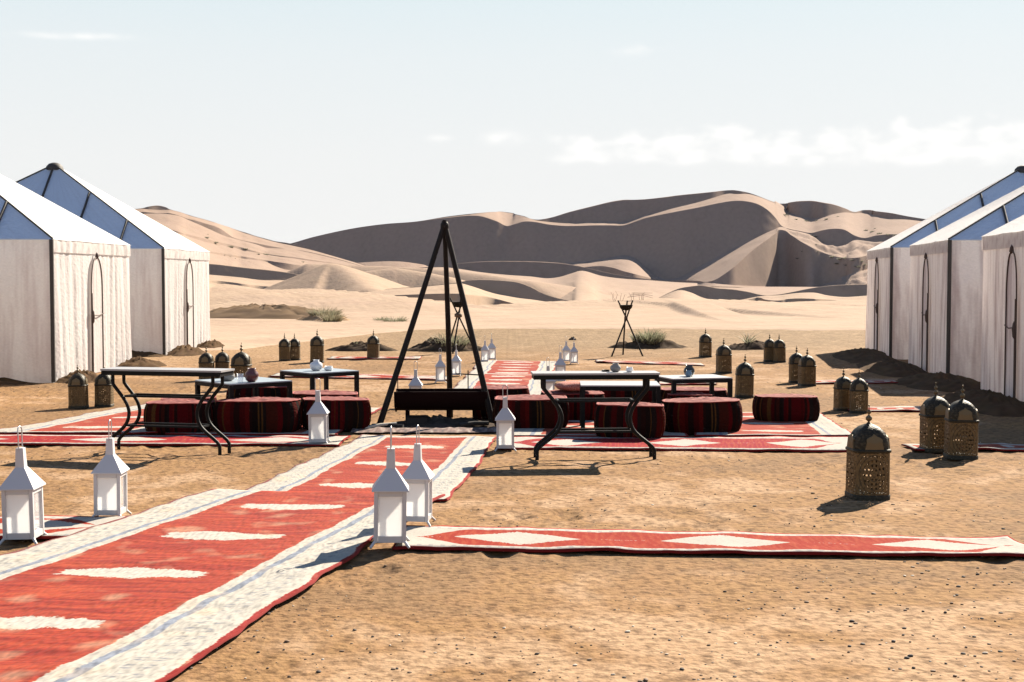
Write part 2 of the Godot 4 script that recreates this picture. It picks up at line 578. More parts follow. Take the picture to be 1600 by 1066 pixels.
func pierced_picture() -> ImageTexture:
	# sheet brass with its pierced rosette; the alpha holds the holes
	var im := Image.create(192, 192, false, Image.FORMAT_RGBA8)
	var n := noise(0.03, 3, 51)
	for j in 192:
		for i in 192:
			var x := (i + 0.5) / 96.0 - 1.0
			var y := (j + 0.5) / 96.0 - 1.0
			var f := 0.9 + 0.16 * n.get_noise_2d(i, j)
			var hole := false
			var r := sqrt(x * x + y * y)
			var a := atan2(y, x)
			for ring in [[0.24, 6, 0.055], [0.44, 10, 0.06], [0.64, 14, 0.055]]:
				var k: float = roundf(a / TAU * ring[1]) * TAU / ring[1]
				if Vector2(x - cos(k) * ring[0], y - sin(k) * ring[0]).length() < ring[2]: hole = true
			if absf(y) < 0.03 and absf(absf(x) - 0.5) < 0.18: hole = true
			if absf(absf(x) - 0.82) < 0.02 and fposmod(y * 6.0, 1.0) < 0.35: hole = true
			if absf(absf(y) - 0.84) < 0.022 and fposmod(x * 6.0, 1.0) < 0.35 and absf(x) < 0.75: hole = true
			if r > 0.7 and absf(fposmod(x * 5.0 + 0.5, 1.0) - 0.5) < 0.14 and absf(fposmod(y * 5.0 + 0.5, 1.0) - 0.5) < 0.14 and absf(x) < 0.75: hole = true
			var emboss := 0.72 if absf(fposmod(r * 5.0, 1.0) - 0.5) < 0.12 else 1.0
			im.set_pixel(i, j, Color(0.44 * f * emboss, 0.35 * f * emboss, 0.21 * f * emboss, 0.0 if hole else 1.0))
	return ImageTexture.create_from_image(im)

func canvas_picture(sd: int, streaking: float) -> ImageTexture:
	# heavy cotton: upright streaks of a darker mauve tone
	var im := Image.create(256, 128, false, Image.FORMAT_RGB8)
	var n := noise(1.0, 3, sd)
	for j in 128:
		for i in 256:
			var s := n.get_noise_2d(i * 0.09, j * 0.006) + 0.5 * n.get_noise_2d(i * 0.3, j * 0.02)
			var c := (lin(0.68, 0.655, 0.64) if streaking < 0.5 and streaking > 0.2 else lin(0.84, 0.80, 0.78) if streaking > 0.2 else lin(0.76, 0.75, 0.73)).lerp(lin(0.36, 0.275, 0.275), clampf(streaking * (0.9 * s + 0.12), 0.0, 0.8))
			var f := 1.0 + 0.05 * n.get_noise_2d(i * 0.8, j * 0.8)
			im.set_pixel(i, j, Color(c.r * f, c.g * f, c.b * f))
	return ImageTexture.create_from_image(im)

# ---------------------------------------------------------------- materials
var M := {}
func make_materials():
	var sand := mat(Color.WHITE, 0.95)
	sand.vertex_color_use_as_albedo = true
	sand.albedo_texture = noise_tex(0.02, 5, 61, false, 1.0, 512, ramp(Color(0.62, 0.59, 0.56), Color(0.97, 0.96, 0.95), Color(1, 1, 1)))
	sand.uv1_triplanar = true
	sand.uv1_world_triplanar = true
	sand.uv1_scale = Vector3.ONE * 1.1
	sand.normal_enabled = true
	sand.normal_texture = noise_tex(0.03, 5, 62, true, 6.0)
	sand.normal_scale = 0.7
	sand.metallic_specular = 0.2
	M.ground = sand
	var dune := mat(Color.WHITE, 0.95)
	dune.vertex_color_use_as_albedo = true
	dune.albedo_texture = noise_tex(0.012, 4, 63, false, 1.0, 512, ramp(Color(0.90, 0.89, 0.88), Color(0.97, 0.96, 0.96), Color(1, 1, 1)))
	dune.uv1_triplanar = true
	dune.uv1_world_triplanar = true
	dune.uv1_scale = Vector3.ONE * 0.06
	dune.normal_enabled = true
	dune.normal_texture = noise_tex(0.05, 3, 64, true, 3.0)
	dune.normal_scale = 0.35
	dune.metallic_specular = 0.15
	M.dune = dune
	M.heap = mat(Color.WHITE, 1.0)
	M.heap.vertex_color_use_as_albedo = true
	M.heap.metallic_specular = 0.15
	M.stone = mat(Color.WHITE, 0.85)
	M.stone.vertex_color_use_as_albedo = true
	# canvas
	for k in 3:
		var c := mat(Color.WHITE, 0.85)
		c.albedo_texture = canvas_picture(70 + k, [0.45, 0.75, 0.12][k])
		c.normal_enabled = true
		c.normal_texture = noise_tex(0.06, 4, 75 + k, true, 5.0, 512)
		c.normal_scale = 0.3
		c.uv1_scale = Vector3(1, 1, 1)
		c.backlight_enabled = true
		c.backlight = lin(1.0, 0.98, 0.97) if k < 2 else lin(0.9, 0.89, 0.88)
		c.metallic_specular = 0.3
		M[["canvas", "streaked_canvas", "roof_canvas"][k]] = c
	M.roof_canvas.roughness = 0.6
	M.shade_blue_canvas = M.roof_canvas.duplicate()
	M.shade_blue_canvas.albedo_color = Color(0.74, 0.80, 0.89)  # blue-grey tint puts sky-lit shade into the colour of the front and back slopes
	M.shade_blue_canvas.backlight = lin(0.12, 0.12, 0.12)
	M.dark_tape = mat(lin(0.03, 0.024, 0.02), 0.7)
	M.door_trim = mat(lin(0.07, 0.045, 0.035), 0.8)
	# lanterns
	M.white_paint = mat(lin(0.47, 0.455, 0.455), 0.45)
	M.white_paint.normal_enabled = true
	M.white_paint.normal_texture = noise_tex(0.02, 3, 81, true, 1.5, 256)
	M.white_paint.normal_scale = 0.3
	var g := mat(lin(0.88, 0.87, 0.84), 0.5)
	g.backlight_enabled = true
	g.backlight = Color(1, 1, 1)
	M.frosted = g
	M.wire = mat(lin(0.45, 0.45, 0.46), 0.4, 0.7)
	var brass := mat(lin(0.12, 0.085, 0.042), 0.5, 0.5)
	brass.normal_enabled = true
	brass.normal_texture = noise_tex(0.04, 3, 82, true, 3.0, 256)
	brass.normal_scale = 0.4
	M.brass = brass
	var dark := mat(Color.WHITE, 0.55, 0.1)
	dark.metallic_specular = 0.3
	dark.albedo_texture = noise_tex(0.05, 4, 83, false, 1.0, 256, ramp(lin(0.012, 0.010, 0.006), lin(0.030, 0.024, 0.014), lin(0.085, 0.066, 0.036)))
	dark.uv1_scale = Vector3(2, 1, 1)
	dark.normal_enabled = true
	dark.normal_texture = brass.normal_texture
	dark.normal_scale = 0.7
	M.dark_brass = dark
	var pb := mat(Color.WHITE, 0.6, 0.4)
	pb.albedo_texture = pierced_picture()
	pb.transparency = BaseMaterial3D.TRANSPARENCY_ALPHA_SCISSOR
	pb.alpha_scissor_threshold = 0.5
	M.pierced = pb
	# furniture
	M.black_iron = mat(lin(0.008, 0.0075, 0.007), 0.55)
	M.black_iron.metallic_specular = 0.25
	M.table_top = mat(lin(0.30, 0.29, 0.29), 0.4)
	M.blue_top = mat(lin(0.24, 0.28, 0.31), 0.35)
	M.rust = mat(lin(0.013, 0.005, 0.0045), 0.9)
	M.rust.metallic_specular = 0.15
	M.tripod = mat(lin(0.016, 0.013, 0.011), 0.6)
	M.tripod.metallic_specular = 0.25
	M.char = mat(lin(0.02, 0.018, 0.017), 0.95)
	M.driftwood = mat(lin(0.42, 0.37, 0.30), 0.9)
	M.wood = mat(lin(0.09, 0.055, 0.03), 0.85)
	for k in 3:
		var p := mat(Color.WHITE, 0.95)
		p.albedo_texture = kilim_picture(90 + k)
		p.metallic_specular = 0.1
		p.normal_enabled = true
		p.normal_texture = noise_tex(0.06, 2, 94 + k, true, 3.0, 256)
		p.normal_scale = 0.4
		M["kilim%d" % k] = p
	M.pouf_top = mat(Color.WHITE, 0.95)
	M.pouf_top.albedo_texture = noise_tex(0.03, 3, 97, false, 1.0, 256, ramp(lin(0.085, 0.007, 0.006), lin(0.15, 0.020, 0.015), lin(0.26, 0.10, 0.07)))
	M.piping = mat(lin(0.20, 0.022, 0.016), 0.9)
	M.speckled = mat(Color.WHITE, 0.95)
	M.speckled.albedo_texture = noise_tex(0.12, 2, 98, false, 1.0, 256, ramp(lin(0.26, 0.02, 0.015), lin(0.36, 0.12, 0.08), lin(0.62, 0.50, 0.40)))
	M.porcelain = mat(lin(0.62, 0.62, 0.64), 0.25)
	M.white_china = mat(lin(0.80, 0.80, 0.79), 0.3)
	M.grey_clay = mat(lin(0.20, 0.19, 0.18), 0.7)
	M.red_clay = mat(lin(0.085, 0.022, 0.022), 0.35)
	M.black_glaze = mat(lin(0.02, 0.02, 0.022), 0.2)
	M.blue_glaze = mat(lin(0.10, 0.17, 0.25), 0.25)
	var gl := mat(Color(0.95, 0.97, 1.0, 0.12), 0.05)
	gl.transparency = BaseMaterial3D.TRANSPARENCY_ALPHA
	M.glass = gl
	# plants
	for q in [["dry_grass", 0.17, 0.11, 0.045], ["green_leaf", 0.11, 0.13, 0.045], ["olive_leaf", 0.11, 0.085, 0.04], ["far_scrub", 0.07, 0.055, 0.045]]:
		var l := mat(lin(q[1], q[2], q[3]), 0.8)
		l.backlight_enabled = true
		l.backlight = lin(0.15, 0.15, 0.1)
		M[q[0]] = l

# ---------------------------------------------------------------- rugs
var nr := noise(1.6, 2, 41)
var nr2 := noise(0.7, 2, 42)
# corners: far left, far right, near right, near left (x, z); texture v = 0 at the far end
func rug(called: String, label: String, category: String, group: String, y: float, far_l: Vector2, far_r: Vector2, near_r: Vector2, near_l: Vector2, m: Material, nu: int, nv: int, wave := 0.03, fringe := false) -> Node3D:
	var o := thing(called, label, category, Vector3.ZERO, 0.0, group)
	var s := Shape.new()
	var f := func(u: float, v: float) -> Vector3:
		var p := far_l.lerp(far_r, u).lerp(near_l.lerp(near_r, u), 1.0 - v)
		var e := absf(u - 0.5) * 2.0
		p.x += wave * 1.3 * nr2.get_noise_2d(p.y * 1.4, 7.0 * signf(u - 0.5)) * e
		p.y += wave * nr2.get_noise_2d(p.x * 1.4, 17.0 * signf(v - 0.5)) * absf(v - 0.5) * 2.0
		var lift := 0.5 + 0.5 * nr.get_noise_2d(p.x, p.y * 1.5)
		return Vector3(p.x, y + wave * 0.55 * lift * lift + wave * 0.5 * e * e * maxf(0.0, nr2.get_noise_2d(p.x * 3.0, p.y * 3.0)), p.y)
	var g := func(u: float, v: float) -> Vector3: return f.call(u, v)
	s.sheet(nu, nv, g)
	# turned-down edges of the thickness of the wool
	for side in 4:
		var nn: int = nv if side % 2 == 0 else nu
		for k in nn:
			var a: float = float(k) / nn
			var b: float = float(k + 1) / nn
			var pa: Vector3
			var pb: Vector3
			if side == 0: pa = f.call(1.0, a); pb = f.call(1.0, b)
			elif side == 1: pa = f.call(1.0 - a, 1.0); pb = f.call(1.0 - b, 1.0)
			elif side == 2: pa = f.call(0.0, 1.0 - a); pb = f.call(0.0, 1.0 - b)
			else: pa = f.call(a, 0.0); pb = f.call(b, 0.0)
			s.quad(Vector3(pa.x, pa.y - 0.014, pa.z), Vector3(pb.x, pb.y - 0.014, pb.z), pb, pa, Vector2(0.004, 0.5), Vector2(0.004, 0.5), Vector2(0.004, 0.5), Vector2(0.004, 0.5))
	put("weave", s, m, o)
	if fringe:
		var t := Shape.new()
		var rng := RandomNumberGenerator.new()
		rng.seed = 5
		for k in 70:
			var p: Vector3 = f.call((k + 0.5) / 70.0, 0.0)
			t.tube([p, p + Vector3(rng.randf_range(-0.02, 0.02), -0.008, rng.randf_range(0.05, 0.1))], 0.006, 0.003, 4)
		put("fringe", t, M.fringe, o).set_meta("kind", "stuff")
	return o

# ---------------------------------------------------------------- lanterns
func white_lantern() -> Node3D:
	var o := thing("white_lantern", "", "lantern", Vector3.ZERO, 0.0, "white metal lanterns beside the rugs")
	var w := 0.093      # half width of the body
	var y0 := 0.022
	var y1 := 0.315
	var f := Shape.new()
	for a in [-1, 1]:
		for b in [-1, 1]:
			f.box(Vector3(a * (w - 0.012), (y0 + y1) * 0.5, b * (w - 0.012)), Vector3(0.024, y1 - y0, 0.024), Basis(), 0.003)
	for k in 4:
		var t := Basis(Vector3.UP, k * PI / 2)
		f.box(t * Vector3(0, y0 + 0.018, w - 0.011), Vector3(2 * w - 0.05, 0.036, 0.018), t, 0.002)
		f.box(t * Vector3(0, y1 - 0.013, w - 0.011), Vector3(2 * w - 0.05, 0.026, 0.018), t, 0.002)
	put("frame", f, M.white_paint, o)
	var bp := Shape.new()
	bp.box(Vector3(0, y0 + 0.004, 0), Vector3(2 * w - 0.03, 0.006, 2 * w - 0.03))
	put("base_plate", bp, M.white_paint, o)
	for k in 4:
		var t := Basis(Vector3.UP, k * PI / 2)
		var p := Shape.new()
		p.box(t * Vector3(0, (y0 + y1) * 0.5 + 0.004, w - 0.014), Vector3(2 * w - 0.046, y1 - y0 - 0.06, 0.003), t)
		put("pane", p, M.frosted if k == 0 or k == 3 else M.glass, o)
	var r := Shape.new()
	var rb := w + 0.014
	var c0 := 0.027
	var c1 := 0.022
	r.smooth(false)
	var prof := [Vector2(rb, y1 + 0.002), Vector2(rb, y1 + 0.008), Vector2(c0, 0.442)]
	for k in 4:
		var t := Basis(Vector3.UP, k * PI / 2)
		for i in 2:
			var p: Vector2 = prof[i]
			var q: Vector2 = prof[i + 1]
			r.quad(t * Vector3(-p.x, p.y, p.x), t * Vector3(p.x, p.y, p.x), t * Vector3(q.x, q.y, q.x), t * Vector3(-q.x, q.y, q.x))
		r.tri(Vector3(0, y1 + 0.002, 0), t * Vector3(rb, y1 + 0.002, rb), t * Vector3(-rb, y1 + 0.002, rb))
	put("roof", r, M.white_paint, o)
	var ch := Shape.new()
	ch.smooth(false)
	for k in 4:
		var t := Basis(Vector3.UP, k * PI / 2)
		ch.quad(t * Vector3(-c0, 0.440, c0), t * Vector3(c0, 0.440, c0), t * Vector3(c1, 0.556, c1), t * Vector3(-c1, 0.556, c1))
		ch.tri(Vector3(0, 0.56, 0), t * Vector3(-c1, 0.556, c1), t * Vector3(c1, 0.556, c1))
	put("chimney", ch, M.white_paint, o)
	var h := Shape.new()
	var pts := []
	for k in 17:
		var a := PI * (k - 3.0) / 10.0
		if k < 3: pts.append(Vector3(0.024, 0.54 + 0.04 * k, 0))
		elif k > 13: pts.append(Vector3(-0.024, 0.54 + 0.04 * (16 - k), 0))
		else: pts.append(Vector3(cos(a) * 0.026, 0.655 + sin(a) * 0.03, 0))
	h.tube(pts, 0.0038, -1, 6)
	put("handle", h, M.wire, o)
	for a in [-1, 1]:
		for b in [-1, 1]:
			var s := Shape.new()
			s.tube([Vector3(a * (w - 0.012), y0 + 0.012, b * (w - 0.012)), Vector3(a * (w + 0.018), -0.004, b * (w + 0.018))], 0.009, 0.008, 6)
			put("foot", s, M.white_paint, o)
	return o

func brass_lantern() -> Node3D:
	# one metre tall with its finial; copies are scaled to size
	var o := thing("brass_lantern", "", "lantern", Vector3.ZERO, 0.0, "domed brass lanterns on the sand")
	var e := 5.0
	var b := Shape.new()
	b.lathe([Vector2(0.207, 0.03), Vector2(0.205, 0.26), Vector2(0.202, 0.50)], 32, e, Vector3.ZERO, PI / 4, 4.0, false)
	put("pierced_body", b, M.pierced, o)
	var base := Shape.new()
	base.lathe([Vector2(0.214, -0.02), Vector2(0.214, 0.035), Vector2(0.206, 0.042)], 32, e, Vector3.ZERO, PI / 4)
	put("base", base, M.dark_brass, o)
	var band := Shape.new()
	band.lathe([Vector2(0.204, 0.495), Vector2(0.216, 0.505), Vector2(0.216, 0.525), Vector2(0.203, 0.535)], 32, e, Vector3.ZERO, PI / 4)
	put("band", band, M.dark_brass, o)
	var d := Shape.new()
	d.lathe([Vector2(0.201, 0.53), Vector2(0.199, 0.585), Vector2(0.190, 0.635), Vector2(0.172, 0.685), Vector2(0.143, 0.73), Vector2(0.103, 0.765), Vector2(0.06, 0.787), Vector2(0.026, 0.80), Vector2(0.013, 0.815)], 32, 3.4, Vector3.ZERO, PI / 4)
	put("dome", d, M.dark_brass, o)
	for k in 4:
		var t := Basis(Vector3.UP, k * PI / 2)
		var p := Shape.new()
		p.smooth(false)
		# scalloped arch laid on each face, following the start of the dome
		var edge := []
		for i in 13:
			var a := PI * i / 12.0
			edge.append(Vector2(cos(a) * (0.085 + 0.012 * absf(sin(a * 3.0))), 0.615 + sin(a) * 0.068 + (0.02 if i == 6 else 0.0)))
		edge.append(Vector2(-0.105, 0.536))
		edge.push_front(Vector2(0.105, 0.536))
		for i in edge.size():
			var q: Vector2 = edge[i]
			var s: Vector2 = edge[(i + 1) % edge.size()]
			var z := func(y: float) -> float: return 0.207 - maxf(0.0, y - 0.575) * maxf(0.0, y - 0.575) * 1.3
			var c0 := Vector3(0, 0.6, z.call(0.6))
			var a0 := Vector3(q.x, q.y, z.call(q.y))
			var b0 := Vector3(s.x, s.y, z.call(s.y))
			p.tri(t * c0, t * a0, t * b0)
			p.quad(t * Vector3(a0.x, a0.y, a0.z - 0.03), t * Vector3(b0.x, b0.y, b0.z - 0.03), t * b0, t * a0)
		put("arch_panel", p, M.brass, o)
	var fi := Shape.new()
	fi.lathe([Vector2(0.013, 0.805), Vector2(0.010, 0.822), Vector2(0.03, 0.838), Vector2(0.037, 0.857), Vector2(0.03, 0.876), Vector2(0.009, 0.892), Vector2(0.008, 0.902), Vector2(0.022, 0.914), Vector2(0.027, 0.928), Vector2(0.021, 0.942), Vector2(0.006, 0.954), Vector2(0.005, 0.985), Vector2(0.012, 0.992), Vector2(0.0, 1.012)], 12)
	put("finial", fi, M.brass, o)
	var kn := Shape.new()
	kn.lathe([Vector2(0.0, -0.012), Vector2(0.012, -0.006), Vector2(0.012, 0.006), Vector2(0.0, 0.012)], 8, 2.0, Vector3(0.215, 0.515, 0.06))
	put("knob", kn, M.brass, o)
	return o

# ---------------------------------------------------------------- seats and tables
func pouf(label: String, x: float, z: float, w: float, d: float, h: float, turn: float, kind: int, squareness := 4.5) -> Node3D:
	var o := thing("pouf", label, "pouf", Vector3(x, 0.012, z), turn, "striped wool poufs on the carpets")
	o.scale = Vector3(w, h, d)
	o.rotation.x = 0.022 * sin(x * 17.0 + z)
	o.rotation.z = 0.022 * cos(x * 11.0 - z * 3.0)
	var s := Shape.new()
	s.lathe([Vector2(0.44, -0.05), Vector2(0.472, 0.08), Vector2(0.493, 0.25), Vector2(0.5, 0.48), Vector2(0.493, 0.72), Vector2(0.472, 0.90), Vector2(0.452, 0.965)], 40, squareness, Vector3.ZERO, 0.1, 2.0)
	put("side", s, M["kilim%d" % kind], o)
	var t := Shape.new()
	var n := noise(2.6, 2, 300 + kind)
	t.smooth(true)
	var rings := 7
	for i in rings:
		for k in 40:
			var pts := []
			for q in [[i, k], [i + 1, k], [i + 1, k + 1], [i, k + 1]]:
				var a: float = TAU * q[1] / 40.0
				var f := pow(pow(absf(cos(a)), squareness) + pow(absf(sin(a)), squareness), -1.0 / squareness)
				var r: float = 0.452 * q[0] / rings
				var px := cos(a) * f * r
				var pz := sin(a) * f * r
				pts.append(Vector3(px, 0.965 + 0.07 * (1.0 - pow(r / 0.452, 2.0)) + (0.05 * n.get_noise_2d(px * 3.0 + x, pz * 3.0 + z) * (1.0 - pow(r / 0.452, 6.0))), pz))
			var uv := func(p: Vector3) -> Vector2: return Vector2(p.x + 0.5, p.z + 0.5)
			t.quad(pts[3], pts[2], pts[1], pts[0], uv.call(pts[3]), uv.call(pts[2]), uv.call(pts[1]), uv.call(pts[0]))
	put("top", t, M.pouf_top, o)
	var pip := Shape.new()
	var loop := []
	for k in 40:
		var a := TAU * k / 40.0
		var f := pow(pow(absf(cos(a)), squareness) + pow(absf(sin(a)), squareness), -1.0 / squareness)
		loop.append(Vector3(cos(a) * f * 0.456, 0.965 + 0.015 * n.get_noise_2d(k * 2.0, 3.0), sin(a) * f * 0.456))
	pip.tube(loop, 0.017, -1, 6, 1.0, true)
	put("piping", pip, M.piping, o)
	return o

func low_table(called: String, label: String, x: float, z: float, w: float, d: float, turn: float, top: Material) -> Node3D:
	var o := thing(called, label, "table", Vector3(x, 0.012, z), turn, "low square tables between the poufs")
	var h := 0.47
	var t := Shape.new()
	t.box(Vector3(0, h - 0.006, 0), Vector3(w, 0.012, d), Basis(), 0.004)
	put("top", t, top, o)
	for a in [-1, 1]:
		for b in [-1, 1]:
			var l := Shape.new()
			l.box(Vector3(a * (w * 0.5 - 0.022), (h - 0.015) * 0.5, b * (d * 0.5 - 0.022)), Vector3(0.044, h - 0.015, 0.044), Basis(), 0.003)
			put("leg", l, M.black_iron, o)
	for a in [-1, 1]:
		var r := Shape.new()
		r.box(Vector3(0, h - 0.034, a * (d * 0.5 - 0.02)), Vector3(w - 0.09, 0.04, 0.034))
		put("rail", r, M.black_iron, o)
		var q := Shape.new()
		q.box(Vector3(a * (w * 0.5 - 0.02), h - 0.034, 0), Vector3(0.034, 0.04, d - 0.09))
		put("rail", q, M.black_iron, o)
	return o

func console(label: String, x: float, z: float, turn: float, long: float, deep: float) -> Node3D:
	var o := thing("console_table", label, "table", Vector3(x, 0, z), turn, "tall console tables on curved iron legs")
	var h := 0.745
	var t := Shape.new()
	t.box(Vector3(0, h - 0.008, 0), Vector3(long, 0.016, deep), Basis(), 0.006)
	put("top", t, M.table_top, o)
	var r := Shape.new()
	for s in [-1, 1]:
		r.box(Vector3(0, h - 0.036, s * (deep * 0.5 - 0.02)), Vector3(long - 0.02, 0.038, 0.03))
		r.box(Vector3(s * (long * 0.5 - 0.025), h - 0.036, 0), Vector3(0.03, 0.038, deep - 0.072))
	put("apron", r, M.black_iron, o)
	var lx := long * 0.5 - 0.10
	for a in [-1, 1]:
		for b in [-1, 1]:
			var pts := []
			for k in 25:
				var v := k / 24.0
				# from the apron straight down, sweeping in to the waist and out again to the foot
				var inw := 0.0
				if v < 0.12: inw = 0.0
				elif v < 0.86: inw = 0.155 * pow(sin(PI * (v - 0.12) / 0.74), 1.15)
				var outw := 0.06 * smoothstep(0.62, 0.9, v)
				pts.append(Vector3(a * (lx - inw + outw), lerpf(h - 0.05, -0.015, v), b * (deep * 0.5 - 0.05)))
			var l := Shape.new()
			l.tube(pts, 0.0165, 0.0165, 8)
			put("leg", l, M.black_iron, o)
	for y in [0.50, 0.235]:
		var inset := 0.115 if y > 0.4 else 0.115
		for b in [-1, 1]:
			var s := Shape.new()
			s.box(Vector3(0, y, b * (deep * 0.5 - 0.05)), Vector3(2 * (lx - inset), 0.018, 0.018))
			put("stretcher", s, M.black_iron, o)
		for a in [-1, 1]:
			var s := Shape.new()
			s.box(Vector3(a * (lx - inset - 0.01), y, 0), Vector3(0.016, 0.016, deep - 0.12))
			put("stretcher", s, M.black_iron, o)
	return o

func pot(called: String, label: String, category: String, at: Vector3, r: float, h: float, m: Material, mouth := 0.55) -> Node3D:
	var o := thing(called, label, category, at, 0.0, "crockery on the tables")
	var s := Shape.new()
	s.lathe([Vector2(r * 0.5, 0), Vector2(r * 0.82, h * 0.14), Vector2(r, h * 0.42), Vector2(r * 0.92, h * 0.66), Vector2(r * mouth, h * 0.86), Vector2(r * (mouth + 0.1), h), Vector2(r * (mouth + 0.02), h), Vector2(r * (mouth - 0.08), h * 0.86), Vector2(r * 0.6, h * 0.5), Vector2(0.0, h * 0.3)], 20, 2.0, Vector3.ZERO, 0.0, 1.0, false)
	put("bowl", s, m, o)
	return o

# ---------------------------------------------------------------- tents
func tent(label: String, x: float, z: float, turn: float, near: float, sd: int, streaked: bool, ha := 3.95):
	var o := thing("tent", label, "tent", Vector3(x, 0, z), turn, "white canvas tents in two rows")
	var hx := 2.8
	var hz := 2.08
	var he := 2.12
	var apex := Vector3(0, ha, 0)
	var n := noise(1.0, 2, sd)
	var cloth: Material = M.streaked_canvas if streaked else M.canvas
	# roof: four sagging slopes
	for k in 4:
		var f := func(u: float, v: float) -> Vector3:
			var c0: Vector3 = [Vector3(-hx, he, hz), Vector3(hx, he, hz), Vector3(hx, he, -hz), Vector3(-hx, he, -hz)][k]
			var c1: Vector3 = [Vector3(hx, he, hz), Vector3(hx, he, -hz), Vector3(-hx, he, -hz), Vector3(-hx, he, hz)][k]
			var p := c0.lerp(c1, u).lerp(apex, v * 0.985)
			var e := 4.0 * u * (1.0 - u)
			p.y -= 0.07 * e * sin(PI * v) + 0.018 * e * n.get_noise_2d(u * 3.0 + k * 9.0, v * 9.0)
			p.x *= 1.012
			p.z *= 1.012
			return p
		var s := Shape.new()
		s.sheet(28, 16, f)
		put("roof_panel", s, M.roof_canvas if k % 2 == 1 else M.shade_blue_canvas, o)
	# walls: 0 near or far side (+z), 1 door side (+x), 2 (-z), 3 (-x)
	for k in 4:
		var door: bool = k == 1
		var f := func(u: float, v: float) -> Vector3:
			var c0: Vector3 = [Vector3(-hx, 0, hz), Vector3(hx, 0, hz), Vector3(hx, 0, -hz), Vector3(-hx, 0, -hz)][k]
			var c1: Vector3 = [Vector3(hx, 0, hz), Vector3(hx, 0, -hz), Vector3(-hx, 0, -hz), Vector3(-hx, 0, hz)][k]
			var out: Vector3 = [Vector3(0, 0, 1), Vector3(1, 0, 0), Vector3(0, 0, -1), Vector3(-1, 0, 0)][k]
			var p := c0.lerp(c1, u)
			var e := smoothstep(0.0, 0.03, u) * (1.0 - smoothstep(0.97, 1.0, u))
			var d := 0.0
			if door:
				var ph := u * 4.16 / 0.36 + 0.9 * n.get_noise_2d(u * 2.2, 5.0 + v * 0.15)
				var fold := pow(absf(sin(PI * ph)), 0.7) - 0.6
				d = 0.026 * fold * (0.5 + 0.5 * (1.0 - v)) + 0.014 * n.get_noise_2d(u * 11.0, v * 0.35) + 0.008 * n.get_noise_2d(u * 34.0, v * 0.35)
				d += 0.05 * (1.0 - v) * n.get_noise_2d(u * 3.0, 30.0)
				var at_door := 1.0 - smoothstep(0.09, 0.15, absf(u - 0.5))
				d *= 1.0 - 0.85 * at_door
				d += 0.04 * (1.0 - v) * smoothstep(0.0, 0.2, absf(u - 0.5) - 0.3)
			else:
				d = 0.034 * n.get_noise_2d(u * 3.0 - v * 1.6, v * 1.2 + u * 1.1 + k * 3.0) + 0.012 * n.get_noise_2d(u * 9.0 + v * 5.0, v * 2.0 - u * 1.5)
			return p + out * d * e + Vector3(0, he * v - 0.01, 0)
		var s := Shape.new()
		s.sheet(150 if door else 40, 18, f)
		put("wall", s, cloth, o)
		# the flap that hangs from the eave
		var g := func(u: float, v: float) -> Vector3:
			var p: Vector3 = f.call(u, 0.915 + 0.085 * v)
			var out: Vector3 = [Vector3(0, 0, 1), Vector3(1, 0, 0), Vector3(0, 0, -1), Vector3(-1, 0, 0)][k]
			return p + out * (0.022 + 0.012 * n.get_noise_2d(u * 18.0, 3.0) * (1.0 - v)) + Vector3(0, 0.012 * v, 0)
		if door:
			var va := Shape.new()
			va.sheet(100, 3, g)
			put("valance", va, M.canvas, o)
	# dark tape down the corner beside the door wall, on the side given by near
	for sx in [1, -1]:
		var p := Shape.new()
		p.box(Vector3(sx * (hx + 0.012), he * 0.5, near * (hz + 0.012)), Vector3(0.055, he, 0.055), Basis(), 0.01)
		put("corner_post", p, M.dark_tape, o)
	# battens up the near slope, and along its two hips
	var slope := func(u: float, v: float) -> Vector3:
		var p := Vector3(lerpf(-hx, hx, u), he, near * hz).lerp(apex, v)
		p.y -= 0.07 * 4.0 * u * (1.0 - u) * sin(PI * v)
		return p * Vector3(1.012, 1, 1.012) + Vector3(0, 0.016, near * 0.012)
	for b: float in [0.0, 0.34, -0.34, 0.68, -0.68]:
		var pts := []
		for k in 9:
			var v := (1.0 - absf(b)) * 0.97 * k / 8.0
			# stays parallel: keep x = b * hx
			var u := 0.5 + 0.5 * b / maxf(1.0 - v, 0.01)
			pts.append(slope.call(clampf(u, 0.0, 1.0), v))
		var s := Shape.new()
		s.tube(pts, 0.024, -1, 6)
		put("roof_batten", s, M.dark_tape, o)
	for a in [1, -1]:
		var s := Shape.new()
		s.tube([Vector3(a * hx * 1.012, he + 0.012, near * hz * 1.012), apex + Vector3(0, 0.0, near * 0.02)], 0.014, -1, 6)
		put("hip_tape", s, M.dark_tape, o)
	var cap := Shape.new()
	cap.lathe([Vector2(0.19, ha - 0.13), Vector2(0.17, ha - 0.05), Vector2(0.12, ha + 0.005), Vector2(0.05, ha + 0.03), Vector2(0.0, ha + 0.035)], 16)
	put("roof_cap", cap, M.dark_tape, o)
	# door: a pointed arch in the pleated wall
	var dw := 0.30
	var dh := 1.88
	var arch := []
	for k in 7: arch.append(Vector2(dw, 0.0).lerp(Vector2(dw * 0.98, 1.36), k / 6.0))
	for k in 9:
		var a := PI * 0.5 * (k + 1) / 9.0
		arch.append(Vector2(dw * 0.98 * pow(cos(a), 0.8), 1.36 + (dh - 1.36) * sin(a)))
	var outline := []
	for p in arch: outline.append(Vector3(hx + 0.045, p.y, -p.x))
	for k in range(arch.size() - 2, -1, -1): outline.append(Vector3(hx + 0.045, (arch[k] as Vector2).y, (arch[k] as Vector2).x))
	var dm := Shape.new()
	dm.smooth(false)
